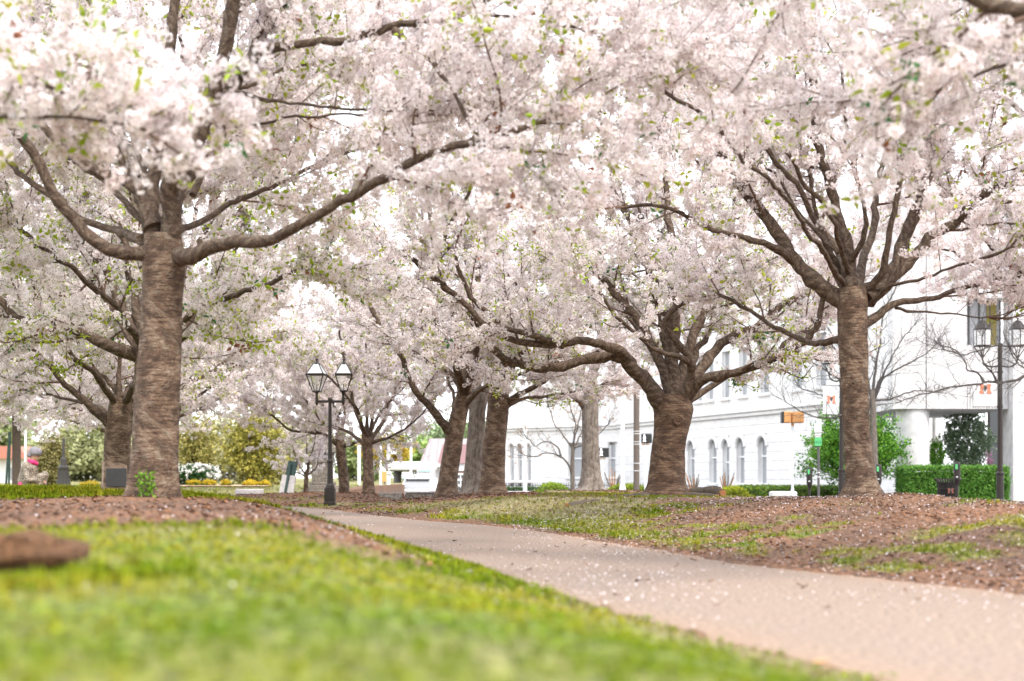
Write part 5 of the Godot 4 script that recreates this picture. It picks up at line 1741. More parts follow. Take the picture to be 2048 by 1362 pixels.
func person() -> void:
	var d := 34.0
	var p := P(62, 976, d)
	var t := thing("person", "person in grey knit cap and patterned clothes with magenta patches, crouching on the lawn", "person", Vector3(p.x, height(p.x, d), -d), 0.0)
	# faces right (+x), knees drawn up, back rounded, arms round the shins
	var hip := Vector3(-0.12, 0.14, 0)
	var chest := Vector3(-0.03, 0.50, 0.0)
	var neck := Vector3(0.03, 0.66, 0.0)
	var caps := [[hip, chest, 0.155, 0.16], [Vector3(-0.13, 0.3, 0), Vector3(-0.05, 0.56, 0), 0.13, 0.12], [chest, neck, 0.12, 0.06], [Vector3(-0.03, 0.55, -0.15), Vector3(-0.03, 0.55, 0.15), 0.075, 0.075]]
	for s: float in [-1.0, 1.0]:
		var sh := Vector3(-0.04, 0.54, 0.17 * s)
		var el := Vector3(0.0, 0.30, 0.25 * s) if s > 0.0 else Vector3(0.08, 0.33, -0.22)
		var wr := Vector3(0.20, 0.30, 0.14 * s)
		caps.append([sh, el, 0.068, 0.05])
		caps.append([el, wr, 0.052, 0.036])
		var kn := Vector3(0.23, 0.36, 0.11 * s) if s > 0.0 else Vector3(0.24, 0.40, -0.1)
		var an := Vector3(0.20, 0.06, 0.12 * s)
		caps.append([hip + Vector3(0.02, 0, 0.09 * s), kn, 0.10, 0.075])
		caps.append([kn, an, 0.07, 0.045])
		caps.append([an, an + Vector3(0.14, -0.025, 0.01 * s), 0.042, 0.034])
	t.scale = Vector3(1.2, 1.2, 1.2)
	t.position.y += 0.06
	obj("body", net(caps, 0.022, 0.035), M.camouflage_cloth, t)
	var hc := Vector3(0.075, 0.80, 0.0)
	var B := Basis.from_euler(Vector3(0, 0.5, -0.45))
	var face := [[hc + B * Vector3(-0.015, 0.03, 0), hc + B * Vector3(0.01, -0.05, 0), 0.085, 0.062], [hc + B * Vector3(0.045, -0.075, 0), hc + B * Vector3(0.02, -0.08, 0), 0.03, 0.04], [hc + B * Vector3(0.085, 0.005, 0), hc + B * Vector3(0.105, -0.03, 0), 0.010, 0.015], [hc + B * Vector3(0.0, -0.06, 0), Vector3(0.03, 0.64, 0), 0.05, 0.055], [hc + B * Vector3(0.085, -0.062, -0.014), hc + B * Vector3(0.085, -0.062, 0.014), 0.008, 0.008]]
	for s: float in [-1.0, 1.0]:
		face.append([hc + B * Vector3(-0.01, 0.0, 0.082 * s), hc + B * Vector3(-0.015, -0.035, 0.078 * s), 0.014, 0.01])
	obj("head", net(face, 0.009, 0.018), M.skin, t)
	var eyes := MB.new()
	for s: float in [-1.0, 1.0]:
		eyes.box(hc + B * Vector3(0.072, 0.008, 0.03 * s), Vector3(0.01, 0.012, 0.022), 0.003, B)
	obj("eyes", eyes, M.black_paint, t)
	obj("cap", net([[hc + B * Vector3(-0.04, 0.06, 0), hc + B * Vector3(0.02, 0.075, 0), 0.10, 0.092], [hc + B * Vector3(-0.085, 0.02, 0), hc + B * Vector3(-0.09, -0.05, 0), 0.06, 0.05], [hc + B * Vector3(-0.03, 0.03, 0.05), hc + B * Vector3(-0.03, 0.03, -0.05), 0.065, 0.065]], 0.012, 0.02), M.knit_grey, t)
	obj("scarf", net([[Vector3(0.06, 0.655, 0.07), Vector3(0.10, 0.63, 0.0), 0.04, 0.042], [Vector3(0.06, 0.655, -0.07), Vector3(0.10, 0.63, 0.0), 0.04, 0.042], [Vector3(-0.02, 0.68, 0.05), Vector3(0.06, 0.655, 0.07), 0.035, 0.04]], 0.014, 0.02), M.magenta_cloth, t)
	obj("knee_patch", net([[Vector3(0.285, 0.13, 0.16), Vector3(0.27, 0.09, 0.16), 0.05, 0.05]], 0.014, 0.01), M.magenta_cloth, t)
	obj("elbow_patch", net([[Vector3(-0.16, 0.20, 0.14), Vector3(-0.13, 0.15, 0.16), 0.06, 0.05]], 0.014, 0.01), M.magenta_cloth, t)
	for s: float in [-1.0, 1.0]:
		obj("hand", net(hand_caps(Vector3(0.21, 0.30, 0.13 * s), Vector3(0.5, -0.25, -0.8 * s).normalized(), Vector3(0.6, 0.7, 0.0), s), 0.006, 0.007), M.skin, t)

# ------------------------------------------------------------------ buildings and planting behind
func arch_poly(w: float, y0: float, y1: float, arched: bool) -> PackedVector2Array:
	var p := PackedVector2Array([Vector2(-w * 0.5, y0), Vector2(w * 0.5, y0)])
	if arched:
		for k in 9:
			var a := PI * k / 8.0
			p.append(Vector2(cos(a) * w * 0.5, y1 - w * 0.5 + sin(a) * w * 0.5))
	else:
		p.append(Vector2(w * 0.5, y1)); p.append(Vector2(-w * 0.5, y1))
	return p

func masonry_wing(t: Node3D, o: Vector3, dir: Vector3, length: float, y0: float, ymid: float, ytop: float, windows: Array, course: float) -> void:
	# a facade from o along dir: courses with recessed joints below, smooth wall above, windows set into it
	var out := Vector3(dir.z, 0, -dir.x)
	if out.z < 0.0:
		out = -out
	var B := Basis(dir, Vector3.UP, out)
	var T := Transform3D(B, o)
	# structural wall with window openings, built of piers and bands between the openings
	var cuts := {}
	var y := y0
	var n := 0
	var mortar := MB.new()
	while y < ymid - 0.01:
		var y2 := minf(y + course, ymid)
		var mb := MB.new()
		var spans := [[0.0, length]]
		for w in windows:
			if w[2] < y2 - 0.05 and w[3] > y + 0.05:
				var nxt := []
				for s in spans:
					if w[0] - w[1] * 0.5 > s[0] and w[0] + w[1] * 0.5 < s[1]:
						nxt.append([s[0], w[0] - w[1] * 0.5]); nxt.append([w[0] + w[1] * 0.5, s[1]])
					else:
						nxt.append(s)
				spans = nxt
		for s in spans:
			mb = MB.new()
			mb.box(T * Vector3((s[0] + s[1]) * 0.5, (y + y2) * 0.5 + 0.0, 0.06), Vector3(s[1] - s[0], y2 - y - 0.028, 0.34), 0.012, B)
			obj("stone_course", mb, M.limestone, t)
			mortar.box(T * Vector3((s[0] + s[1]) * 0.5, (y + y2) * 0.5, 0.05), Vector3(s[1] - s[0] - 0.006, y2 - y, 0.29), 0.0, B)
		y = y2
		n += 1
	obj("wall_core", mortar, M.limestone, t)
	var up := MB.new()
	var bands := [ymid]
	for w in windows:
		if w[2] > ymid:
			for e: float in [w[2], w[3]]:
				if not bands.has(e):
					bands.append(e)
	bands.append(ytop)
	bands.sort()
	for k in bands.size() - 1:
		var a: float = bands[k]
		var b: float = bands[k + 1]
		var spans := [[0.0, length]]
		for w in windows:
			if w[2] < b - 0.01 and w[3] > a + 0.01:
				var nxt := []
				for s in spans:
					if w[0] - w[1] * 0.5 > s[0] and w[0] + w[1] * 0.5 < s[1]:
						nxt.append([s[0], w[0] - w[1] * 0.5]); nxt.append([w[0] + w[1] * 0.5, s[1]])
					else:
						nxt.append(s)
				spans = nxt
		for s in spans:
			up.box(T * Vector3((s[0] + s[1]) * 0.5, (a + b) * 0.5, 0.02), Vector3(s[1] - s[0], b - a + 0.002 * k, 0.30), 0.0, B)
	obj("upper_wall", up, M.limestone, t)
	var back := MB.new()
	back.box(T * Vector3(length * 0.5, (y0 + ytop) * 0.5, -0.45), Vector3(length - 0.02, ytop - y0, 0.3), 0.0, B)
	obj("back_wall", back, M.limestone, t)
	var cor := MB.new()
	cor.box(T * Vector3(length * 0.5, ymid + 0.12, 0.28), Vector3(length, 0.24, 0.30), 0.04, B)
	cor.box(T * Vector3(length * 0.5, ymid + 0.31, 0.36), Vector3(length, 0.14, 0.46), 0.04, B)
	obj("string_course", cor, M.limestone, t)
	for w in windows:
		var f := MB.new()
		f.prism(arch_poly(w[1] + 0.02, w[2], w[3], w[4]), -0.02, 0.02, Transform3D(B, T * Vector3(w[0], 0, -0.12)))
		var g := obj("window", f, M.glass_grey, t)
		var fr := MB.new()
		var hh: float = w[3] - w[2]
		for s: float in [-1.0, 1.0]:
			fr.box(T * Vector3(w[0] + s * w[1] * 0.46, (w[2] + w[3]) * 0.5, -0.05), Vector3(0.07, hh, 0.10), 0.01, B)
		fr.box(T * Vector3(w[0], w[2] + hh * 0.58, -0.05), Vector3(w[1], 0.10, 0.12), 0.01, B)
		obj("frame", fr, M.white_paint, g)
		var sl := MB.new()
		sl.box(T * Vector3(w[0], w[2] - 0.10, 0.16), Vector3(w[1] + 0.4, 0.2, 0.46), 0.03, B)
		obj("sill", sl, M.limestone, g)
		if w[4]:
			var ar := MB.new()
			var q := PackedVector3Array()
			for k in 13:
				var a := PI * k / 12.0
				q.append(T * Vector3(w[0] + cos(a) * (w[1] * 0.5 + 0.12), w[3] - w[1] * 0.5 + sin(a) * (w[1] * 0.5 + 0.12), 0.22))
			ar.tube(q, PackedFloat32Array(range(13).map(func(_x): return 0.16)), 6)
			obj("arch", ar, M.limestone, g)

func along(o: Vector3, dir: Vector3, xpx: float) -> float:
	# how far along a facade a column of the photograph meets it
	var k := (xpx - 1024.0) / F
	return (k * -o.z - o.x) / (dir.x + k * dir.z)

func buildings() -> void:
	# pale classical building: the long front running away to the left, then its rear wing
	var R := Vector3(20.6, -0.6, -70.0)
	var L := Vector3(7.9, -0.6, -112.0)
	var dir := (L - R).normalized()
	var t := thing("stone_building", "long pale limestone building with arched ground-floor windows behind the stout tree", "building")
	var wins := []
	for x: float in [1531.0, 1487.0, 1432.0, 1388.0, 1356.0, 1330.0]:
		wins.append([along(R, dir, x), 1.15, 0.9, 3.75, true])
	wins.append([along(R, dir, 1458.0), 1.0, 0.2, 3.7, true])
	for x: float in [1648.0, 1600.0, 1534.0, 1491.0, 1456.0, 1424.0, 1402.0, 1380.0]:
		wins.append([along(R, dir, x), 1.15, 6.4, 9.4, false])
	masonry_wing(t, R, dir, (L - R).length(), 0.0, 5.05, 15.0, wins, 0.56)
	var L2 := Vector3(-0.9, -0.8, -118.0)
	var R2 := Vector3(11.2, -0.8, -108.0)
	var d2 := (R2 - L2).normalized()
	t = thing("stone_building", "rear wing of the pale stone building, behind the grey oak and the iron fence", "building")
	var w2 := []
	for x: float in [1027.0, 1043.0, 1061.0]:
		w2.append([along(L2, d2, x), 0.4, 1.2, 4.2, true])
	for x: float in [1156.0, 1233.0, 1288.0]:
		w2.append([along(L2, d2, x), 1.3 if x > 1200 else 1.6, 1.5, 4.0, false])
	masonry_wing(t, L2, d2, (R2 - L2).length(), 0.0, 5.2, 14.0, w2, 0.7)

	# white concrete building on columns at the right
	var d := 59.0
	var u := d / F
	t = thing("concrete_building", "white modern concrete building raised on columns at the right edge", "building")
	var b0 := P(1785, 818, d)
	var gy := -0.5
	var m: Material = M.pale_concrete
	for q in [[1785.0, 1852.0, 360.0, 818.0, 0.0], [1853.0, 1934.0, 360.0, 818.0, 0.0], [1934.0, 2019.0, 690.0, 818.0, 0.12], [1934.0, 2019.0, 360.0, 596.0, 0.0]]:
		var a := P(q[0], q[3], d)
		var b := P(q[1], q[2], d)
		box_part("wall_panel", t, Vector3((a.x + b.x) * 0.5, (a.y + b.y) * 0.5, -d - 0.4 - q[4]), Vector3(b.x - a.x - 0.015, b.y - a.y, 0.8), m, 0.01)
	for k in 15:
		var a := P(1938 + k * 5.5, 818, d)
		box_part("rib", t, Vector3(a.x, (a.y + P(0, 770, d).y) * 0.5, -d - 0.11), Vector3(0.055, P(0, 770, d).y - a.y, 0.05), m, 0.01)
	var pier0 := P(2019, 1000, d)
	box_part("pier", t, Vector3(pier0.x + 1.6, 5.5, -d - 0.2), Vector3(3.2, 13.0, 1.2), m, 0.02)
	tube_part("column", t, Vector3(P(1835, 0, d).x, gy, -d - 0.75), Vector3(P(1835, 0, d).x, b0.y, -d - 0.75), 33 * u, m, 40)
	box_part("soffit", t, Vector3(P(1900, 0, d).x, b0.y + 0.1, -d - 4.6), Vector3(240 * u, 0.25, 7.4), m, 0.0)
	# recessed upper window
	var wa := P(1934, 690, d)
	var wb := P(2019, 596, d)
	box_part("window", t, Vector3((wa.x + wb.x) * 0.5, (wa.y + wb.y) * 0.5, -d - 1.2), Vector3(wb.x - wa.x, wb.y - wa.y + 0.3, 0.06), M.glass_pale, 0.0)
	for k in 5:
		var x := lerpf(wa.x, wb.x, k / 4.0)
		box_part("mullion", t, Vector3(x, (wa.y + wb.y) * 0.5, -d - 1.14), Vector3(0.06, wb.y - wa.y, 0.08), M.iron_grey, 0.008)
	box_part("blind", t, Vector3(P(2001, 0, d).x, (wa.y + wb.y) * 0.5, -d - 1.12), Vector3(20 * u, wb.y - wa.y, 0.03), M.mustard, 0.0)
	# ground floor set back, with dark framed glass
	var d3 := 66.0
	var g0 := P(1976, 960, d3)
	var g1 := P(2120, 820, d3)
	var gw := box_part("window_wall", t, Vector3((g0.x + g1.x) * 0.5, (g1.y + gy) * 0.5 + 0.3, -d3), Vector3(g1.x - g0.x, g1.y - gy + 0.6, 0.08), M.glass_dark, 0.0)
	for k in 6:
		box_part("mullion", gw, Vector3(g0.x + k * 0.72, (g1.y + gy) * 0.5 + 0.3, -d3 + 0.08), Vector3(0.1, g1.y - gy + 0.6, 0.1), M.iron_dark, 0.01)
	for y: float in [884.0, 936.0]:
		box_part("transom", gw, Vector3((g0.x + g1.x) * 0.5, P(0, y, d3).y, -d3 + 0.09), Vector3(g1.x - g0.x, 0.1, 0.1), M.iron_grey, 0.01)

	# little brick station with metal roofs
	d = 100.0
	u = d / F
	t = thing("brick_building", "small brick building with pinkish metal roof behind the leaning cherry", "building")
	var ground_y := -1.2
	var eave := P(0, 926, d).y
	var ridge := P(0, 874, d).y
	var x0 := P(850, 0, d).x
	var x1 := P(960, 0, d).x
	box_part("wall", t, Vector3((x0 + x1) * 0.5, (eave + ground_y) * 0.5, -d - 4.2), Vector3(x1 - x0, eave - ground_y, 8.0), M.white_paint, 0.0)
	for s: float in [-1.0, 1.0]:
		var mb := MB.new()
		mb.face([Vector3(x0 - 0.4, eave - 0.1, -d - 4.2 + s * 4.5), Vector3(x1 + 0.4, eave - 0.1, -d - 4.2 + s * 4.5), Vector3(x1 + 0.4, ridge, -d - 4.2), Vector3(x0 + 0.1, ridge, -d - 4.2)], Vector3(0, 1, s))
		var rf := obj("roof", mb, M.roof_metal, t)
		if s > 0.0:
			for k in 9:
				var x := lerpf(x0 - 0.3, x1, k / 8.0)
				tube_part("seam", rf, Vector3(x, eave - 0.08, -d - 4.2 + 4.48), Vector3(maxf(x, x0 + 0.12), ridge + 0.02, -d - 4.2), 0.035, M.roof_metal, 5)
	var gb := MB.new()
	gb.face([Vector3(x0, eave, -d - 0.2), Vector3(x0, eave, -d - 8.2), Vector3(x0 + 0.08, ridge, -d - 4.2)], Vector3.LEFT)
	obj("gable", gb, M.white_paint, t)
	box_part("eave_board", t, Vector3((x0 + x1) * 0.5, eave - 0.16, -d + 0.25), Vector3(x1 - x0 + 0.9, 0.3, 0.15), M.white_paint, 0.03)
	# front block in brick
	var df := 96.0
	var bx0 := P(884, 0, df).x
	var bx1 := P(990, 0, df).x
	var be := P(0, 927, df).y
	var br := P(0, 887, df).y
	box_part("brick_wall", t, Vector3((bx0 + bx1) * 0.5, (be - 0.5 + ground_y) * 0.5, -df - 1.4), Vector3(bx1 - bx0, be - 0.5 - ground_y, 2.6), M.brick, 0.0)
	box_part("cornice", t, Vector3((bx0 + bx1) * 0.5, be - 0.26, -df - 1.35), Vector3(bx1 - bx0 + 0.3, 0.52, 2.8), M.white_paint, 0.04)
	var rm := MB.new()
	rm.face([Vector3(bx0 - 0.3, be, -df + 0.2), Vector3(bx1 + 0.3, be, -df + 0.2), Vector3(bx1 + 0.3, br, -df - 2.0), Vector3(bx0 - 0.05, br, -df - 2.0)], Vector3(0, 1, 1))
	obj("roof", rm, M.roof_maroon, t)
	var gg := MB.new()
	gg.face([Vector3(bx0 - 0.05, be, -df - 0.05), Vector3(bx0 - 0.05, be, -df - 2.7), Vector3(bx0 - 0.05, br - 0.1, -df - 2.0)], Vector3.LEFT)
	obj("gable", gg, M.brick, t)
	var wx := P(918, 0, df).x
	var wn := box_part("window", t, Vector3(wx, P(0, 965, df).y, -df - 0.09), Vector3(20 * df / F, 36 * df / F, 0.06), M.glass_dark, 0.0)
	for k in 4:
		box_part("glazing_bar", wn, Vector3(wx + (k - 1.5) * 6.4 * df / F, P(0, 965, df).y, -df - 0.03), Vector3(0.07 if k in [1, 2] else 0.14, 38 * df / F, 0.06), M.white_paint, 0.0)
	for k in 4:
		box_part("glazing_bar", wn, Vector3(wx, P(0, 948 + k * 11.4, df).y, -df - 0.025), Vector3(21 * df / F, 0.13, 0.06), M.white_paint, 0.0)

	# filling station canopy, van, signs
	d = 92.0
	t = thing("station_canopy", "flat white forecourt canopy on grey posts beyond the low wall", "canopy")
	var c0 := P(768, 932, d)
	var c1 := P(868, 932, d)
	box_part("roof_slab", t, Vector3((c0.x + c1.x) * 0.5, c0.y, -d - 2.0), Vector3(c1.x - c0.x, 0.55, 4.0), M.white_paint, 0.08)
	box_part("soffit", t, Vector3((c0.x + c1.x) * 0.5, c0.y - 0.30, -d - 2.0), Vector3(c1.x - c0.x - 0.3, 0.06, 3.7), M.iron_grey, 0.0)
	for x: float in [790.0, 852.0]:
		tube_part("post", t, Vector3(P(x, 0, d).x, ground_y, -d - 2.0), Vector3(P(x, 0, d).x, c0.y - 0.3, -d - 2.0), 0.26, M.iron_grey, 10)
	d = 84.0
	t = thing("parked_van", "white box van with a teal stripe parked beyond the low wall", "van", Vector3(P(850, 0, d).x, ground_y, -d))
	box_part("box_body", t, Vector3(0, 1.40, -1.2), Vector3(0.95, 1.9, 3.2), M.pale_concrete, 0.05)
	for s: float in [-1.0, 1.0]:
		box_part("rear_door", t, Vector3(s * 0.22, 1.30, 0.41), Vector3(0.40, 1.5, 0.03), M.white_paint, 0.01)
	box_part("teal_stripe", t, Vector3(0.02, P(0, 939, d).y - ground_y - 0.05, 0.44), Vector3(0.7, 0.16, 0.02), M.sign_teal, 0.0)
	box_part("cab", t, Vector3(0, 0.95, -3.3), Vector3(0.92, 1.2, 1.1), M.white_paint, 0.12)
	box_part("bumper", t, Vector3(0, 0.38, 0.45), Vector3(0.95, 0.16, 0.16), M.iron_grey, 0.03)
	for s: float in [-1.0, 1.0]:
		for z: float in [-0.5, -2.9]:
			tube_part("wheel", t, Vector3(s * 0.47, 0.3, z), Vector3(s * 0.3, 0.3, z), 0.3, M.tyre, 16)
	t = thing("price_sign", "teal and white roadside sign left of the white van", "sign", Vector3(P(813, 0, 88.0).x, ground_y, -88.0))
	box_part("sign_board", t, Vector3(0, P(0, 951, 88.0).y - ground_y, 0), Vector3(0.55, 0.42, 0.12), M.white_paint, 0.02)
	box_part("sign_stripe", t, Vector3(0, P(0, 955, 88.0).y - ground_y, 0.065), Vector3(0.52, 0.14, 0.02), M.sign_teal, 0.0)
	for s: float in [-1.0, 1.0]:
		tube_part("leg", t, Vector3(s * 0.2, 0, 0), Vector3(s * 0.2, P(0, 956, 88.0).y - ground_y, 0), 0.04, M.iron_grey, 8)
	t = thing("road_sign", "orange construction sign between the slim white poles", "sign", Vector3(P(769, 0, 72.0).x, -1.0, -72.0))
	box_part("sign_board", t, Vector3(0, P(0, 953, 72.0).y + 1.0, 0), Vector3(0.36, 0.52, 0.03), M.orange_paint, 0.08)
	tube_part("post", t, Vector3(0, -0.1, -0.03), Vector3(0, P(0, 950, 72.0).y + 1.0, -0.03), 0.03, M.iron_grey, 8)
	# the white car behind the wall
	d = 74.0
	u = d / F
	t = thing("parked_car", "white sport utility car seen from behind over the low concrete wall", "car", Vector3(P(833, 0, d).x, P(0, 957, d).y - 1.62, -d), -0.12)
	var cb := MB.new()
	cb.prism(PackedVector2Array([Vector2(-2.3, 0.35), Vector2(2.25, 0.35), Vector2(2.3, 0.75), Vector2(2.2, 1.02), Vector2(-2.1, 1.0), Vector2(-2.35, 0.7)]), -0.92, 0.92, Transform3D(Basis(Vector3(0, 0, 1), Vector3.UP, Vector3(-1, 0, 0)), Vector3(0, 0, -2.2)))
	obj("body", cb, M.car_white, t)
	cb = MB.new()
	var lo := [Vector3(-0.90, 1.0, -0.05), Vector3(0.90, 1.0, -0.05), Vector3(0.88, 1.0, -3.2), Vector3(-0.88, 1.0, -3.2)]
	var hi := [Vector3(-0.70, 1.6, -0.38), Vector3(0.70, 1.6, -0.38), Vector3(0.68, 1.6, -2.3), Vector3(-0.68, 1.6, -2.3)]
	for k in 4:
		cb.face([lo[k], lo[(k + 1) % 4], hi[(k + 1) % 4], hi[k]], lo[k] + lo[(k + 1) % 4] + Vector3(0, 0, 3.2))
	cb.face(hi, Vector3.UP)
	obj("cabin", cb, M.car_white, t)
	box_part("roof", t, Vector3(0, 1.61, -1.35), Vector3(1.42, 0.05, 2.0), M.car_white, 0.02)
	var slope := Basis(Vector3.RIGHT, -atan2(0.33, 0.6))
	box_part("rear_window", t, Vector3(0, 1.30, -0.19), Vector3(1.36, 0.46, 0.02), M.glass_grey, 0.005, slope)
	box_part("spoiler", t, Vector3(0, 1.57, -0.30), Vector3(1.30, 0.06, 0.22), M.black_paint, 0.02)
	box_part("bumper", t, Vector3(0, 0.5, 0.08), Vector3(1.8, 0.22, 0.2), M.car_white, 0.05)
	for s: float in [-1.0, 1.0]:
		box_part("tail_light", t, Vector3(s * 0.82, 0.86, 0.06), Vector3(0.18, 0.28, 0.1), M.tail_light, 0.03)
		for z: float in [-0.85, -3.55]:
			tube_part("wheel", t, Vector3(s * 0.93, 0.34, z), Vector3(s * 0.7, 0.34, z), 0.34, M.tyre, 18)
	# slim white poles over there
	for q in [[718.0, 890.0, 66.0, 7.0, "slim white pole behind the two thin mulch cherries, leftmost of three"], [761.0, 888.0, 68.0, 5.0, "thin white pole just left of the thick white one by the orange sign"], [777.0, 850.0, 70.0, 7.5, "thick white pole beside the orange construction sign"], [822.0, 868.0, 90.0, 5.0, "white pole rising behind the forecourt canopy"]]:
		pole_thing("white_pole", q[4], "pole", q[0], q[1], q[2], q[3], M.white_paint, {"base": -1.2})
	t = thing("street_sign", "small white square sign with a dark mark, beside the thick white pole", "sign", P(788, 902, 70.0) + Vector3(0, 0, 0.1))
	box_part("sign_board", t, Vector3.ZERO, Vector3(12 * 70.0 / F, 13 * 70.0 / F, 0.04), M.white_paint, 0.01)
	box_part("symbol", t, Vector3(-0.06, 0, 0.025), Vector3(0.05, 0.15, 0.01), M.black_paint, 0.0)
	box_part("bracket", t, Vector3(-0.18, 0, -0.06), Vector3(0.25, 0.04, 0.04), M.white_paint, 0.0)
	# far left: low white building with a red roof
	d = 95.0
	t = thing("low_building", "low white building with a red roof beyond the left edge of the lawn", "building", Vector3(P(10, 0, d).x, 0.0, -d))
	box_part("wall", t, Vector3(0, 0.8, -3), Vector3(4.2, 2.2, 5), M.white_paint, 0.0)
	var rr := MB.new()
	rr.prism(PackedVector2Array([Vector2(-2.4, 1.9), Vector2(2.0, 1.9), Vector2(1.2, 2.75), Vector2(-2.4, 2.75)]), -5.6, 0.3, Transform3D(Basis(), Vector3(-0.3, 0, 0)))
	obj("roof", rr, M.roof_red, t)
	box_part("window", t, Vector3(0.6, 0.9, -0.47), Vector3(0.9, 0.8, 0.06), M.glass_grey, 0.0)

	# iron fence
	d = 62.0
	t = thing("iron_fence", "black iron picket fence before the rear wing of the pale building", "fence", Vector3(0, 0, -d))
	var f0 := P(1008, 0, d).x
	var f1 := P(1300, 0, d).x
	var fb := street_level(2.0)
	var ft := P(0, 966, d).y
	var pk := MB.new()
	pk.box(Vector3(0, (ft - fb) * 0.5, 0), Vector3(0.018, ft - fb, 0.018), 0.0)
	pk.lathe(PackedVector2Array([Vector2(0.02, ft - fb - 0.06), Vector2(0.0, ft - fb + 0.05)]), Vector3.ZERO, 4)
	var pm := pk.mesh()
	for k in 62:
		var q := obj("picket", pm, M.black_paint, t)
		q.position = Vector3(lerpf(f0, f1, k / 61.0), fb, 0)
	for y: float in [ft - 0.1, fb + 0.2]:
		box_part("rail", t, Vector3((f0 + f1) * 0.5, y, 0), Vector3(f1 - f0, 0.03, 0.03), M.black_paint, 0.0)

func planting() -> void:
	var g := func(r: float, gg: float, b: float) -> Color: return Color(r, gg, b)
	hedge("clipped_hedge", "tall clipped green hedge below the white concrete building, behind the bin", 1816, 2017, 935, 55.0, 1.6, 0.075, Color(0.06, 0.17, 0.025), Color(0.16, 0.33, 0.05), 420.0, -0.6)
	hedge("clipped_hedge", "long low hedge strip before the pale building, right of the log pile", 1486, 1690, 975, 60.0, 2.5, 0.08, Color(0.07, 0.15, 0.02), Color(0.19, 0.27, 0.03), 200.0, -0.6)
	hedge("clipped_hedge", "yellow-green rounded hedge between the dark banded pole and the stout tree", 1216, 1300, 971, 58.0, 1.2, 0.07, Color(0.20, 0.26, 0.02), Color(0.34, 0.40, 0.04), 260.0, -0.4, 0.35)
	hedge("clipped_hedge", "yellow-green mound hedge just right of the log pile", 1440, 1500, 976, 57.0, 1.2, 0.07, Color(0.24, 0.28, 0.015), Color(0.40, 0.42, 0.03), 260.0, -0.4, 0.5)
	hedge("clipped_hedge", "bright low mounded hedge left of the grey oak's foot", 1062, 1150, 970, 48.0, 1.6, 0.07, Color(0.17, 0.25, 0.02), Color(0.32, 0.42, 0.05), 260.0, -0.3, 0.8)
	hedge("clipped_hedge", "dark low hedge behind the iron fence", 1010, 1070, 977, 64.0, 0.8, 0.07, Color(0.03, 0.08, 0.015), Color(0.07, 0.14, 0.03), 200.0, -0.7)
	shrub("magnolia_tree", "bushy bright green small tree behind the parking sign and the slender bank tree", "tree", 1706, 826, 962, 178, 58.0, 3800, 0.12, Color(0.045, 0.16, 0.02), Color(0.17, 0.36, 0.03), {"shell": 0.35, "rough": 0.5, "stems": 6, "stem_r": 0.05})
	shrub("evergreen_shrub", "grey-green rounded shrub under the white concrete building, above the hedge", "shrub", 1934, 823, 942, 96, 63.0, 3000, 0.085, Color(0.10, 0.17, 0.085), Color(0.30, 0.38, 0.24), {"shell": 0.4, "rough": 0.3})
	shrub("evergreen_shrub", "small bright green bush showing right behind the white column", "shrub", 1874, 880, 945, 30, 62.0, 300, 0.1, Color(0.06, 0.2, 0.02), Color(0.18, 0.36, 0.03), {})
	shrub("flowering_hedge", "dark green azalea hedge with white blossom along its top, right of the nearest trunk", "hedge", 392, 929, 972, 96, 60.0, 2200, 0.085, Color(0.015, 0.06, 0.012), Color(0.06, 0.14, 0.03), {"shell": 0.5, "rough": 0.12, "flower": Color(0.95, 0.98, 0.95), "flower_count": 1500})
	shrub("evergreen_tree", "dense olive-yellow evergreen with a dark trunk, right of the azalea hedge", "tree", 512, 830, 972, 118, 66.0, 2800, 0.13, Color(0.19, 0.19, 0.035), Color(0.44, 0.37, 0.07), {"shell": 0.3, "rough": 0.5, "stems": 3, "stem_r": 0.16, "stem_mat": "twig"})
	shrub("evergreen_tree", "thin olive-yellow evergreen seen just right of the nearest trunk", "tree", 395, 835, 968, 100, 70.0, 1100, 0.14, Color(0.22, 0.21, 0.05), Color(0.45, 0.38, 0.12), {"shell": 0.2, "rough": 0.6, "stems": 3, "stem_r": 0.09})
	shrub("evergreen_tree", "dull olive bush behind the seated person and the grey lamp base", "tree", 100, 880, 976, 60, 60.0, 1500, 0.12, Color(0.18, 0.17, 0.06), Color(0.36, 0.31, 0.13), {"shell": 0.3, "rough": 0.4})
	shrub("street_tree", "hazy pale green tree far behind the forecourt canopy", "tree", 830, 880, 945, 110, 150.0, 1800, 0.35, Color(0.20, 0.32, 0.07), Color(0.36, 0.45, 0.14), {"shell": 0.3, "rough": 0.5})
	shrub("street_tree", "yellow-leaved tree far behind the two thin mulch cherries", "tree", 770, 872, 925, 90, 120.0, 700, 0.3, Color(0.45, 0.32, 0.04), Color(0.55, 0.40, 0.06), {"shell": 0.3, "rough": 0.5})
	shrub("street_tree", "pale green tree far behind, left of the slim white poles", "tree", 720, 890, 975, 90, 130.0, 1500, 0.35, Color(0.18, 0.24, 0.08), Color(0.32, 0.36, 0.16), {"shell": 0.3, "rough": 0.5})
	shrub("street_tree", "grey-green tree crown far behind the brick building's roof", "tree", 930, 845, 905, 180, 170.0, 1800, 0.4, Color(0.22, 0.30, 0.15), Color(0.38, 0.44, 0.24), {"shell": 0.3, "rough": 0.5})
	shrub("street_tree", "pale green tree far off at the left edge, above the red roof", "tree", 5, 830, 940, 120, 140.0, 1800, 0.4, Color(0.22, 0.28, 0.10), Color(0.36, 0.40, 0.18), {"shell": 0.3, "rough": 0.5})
	shrub("street_tree", "dark green bank of trees far behind the seated person", "tree", 190, 870, 975, 220, 120.0, 2200, 0.4, Color(0.24, 0.26, 0.11), Color(0.42, 0.42, 0.22), {"shell": 0.3, "rough": 0.5})
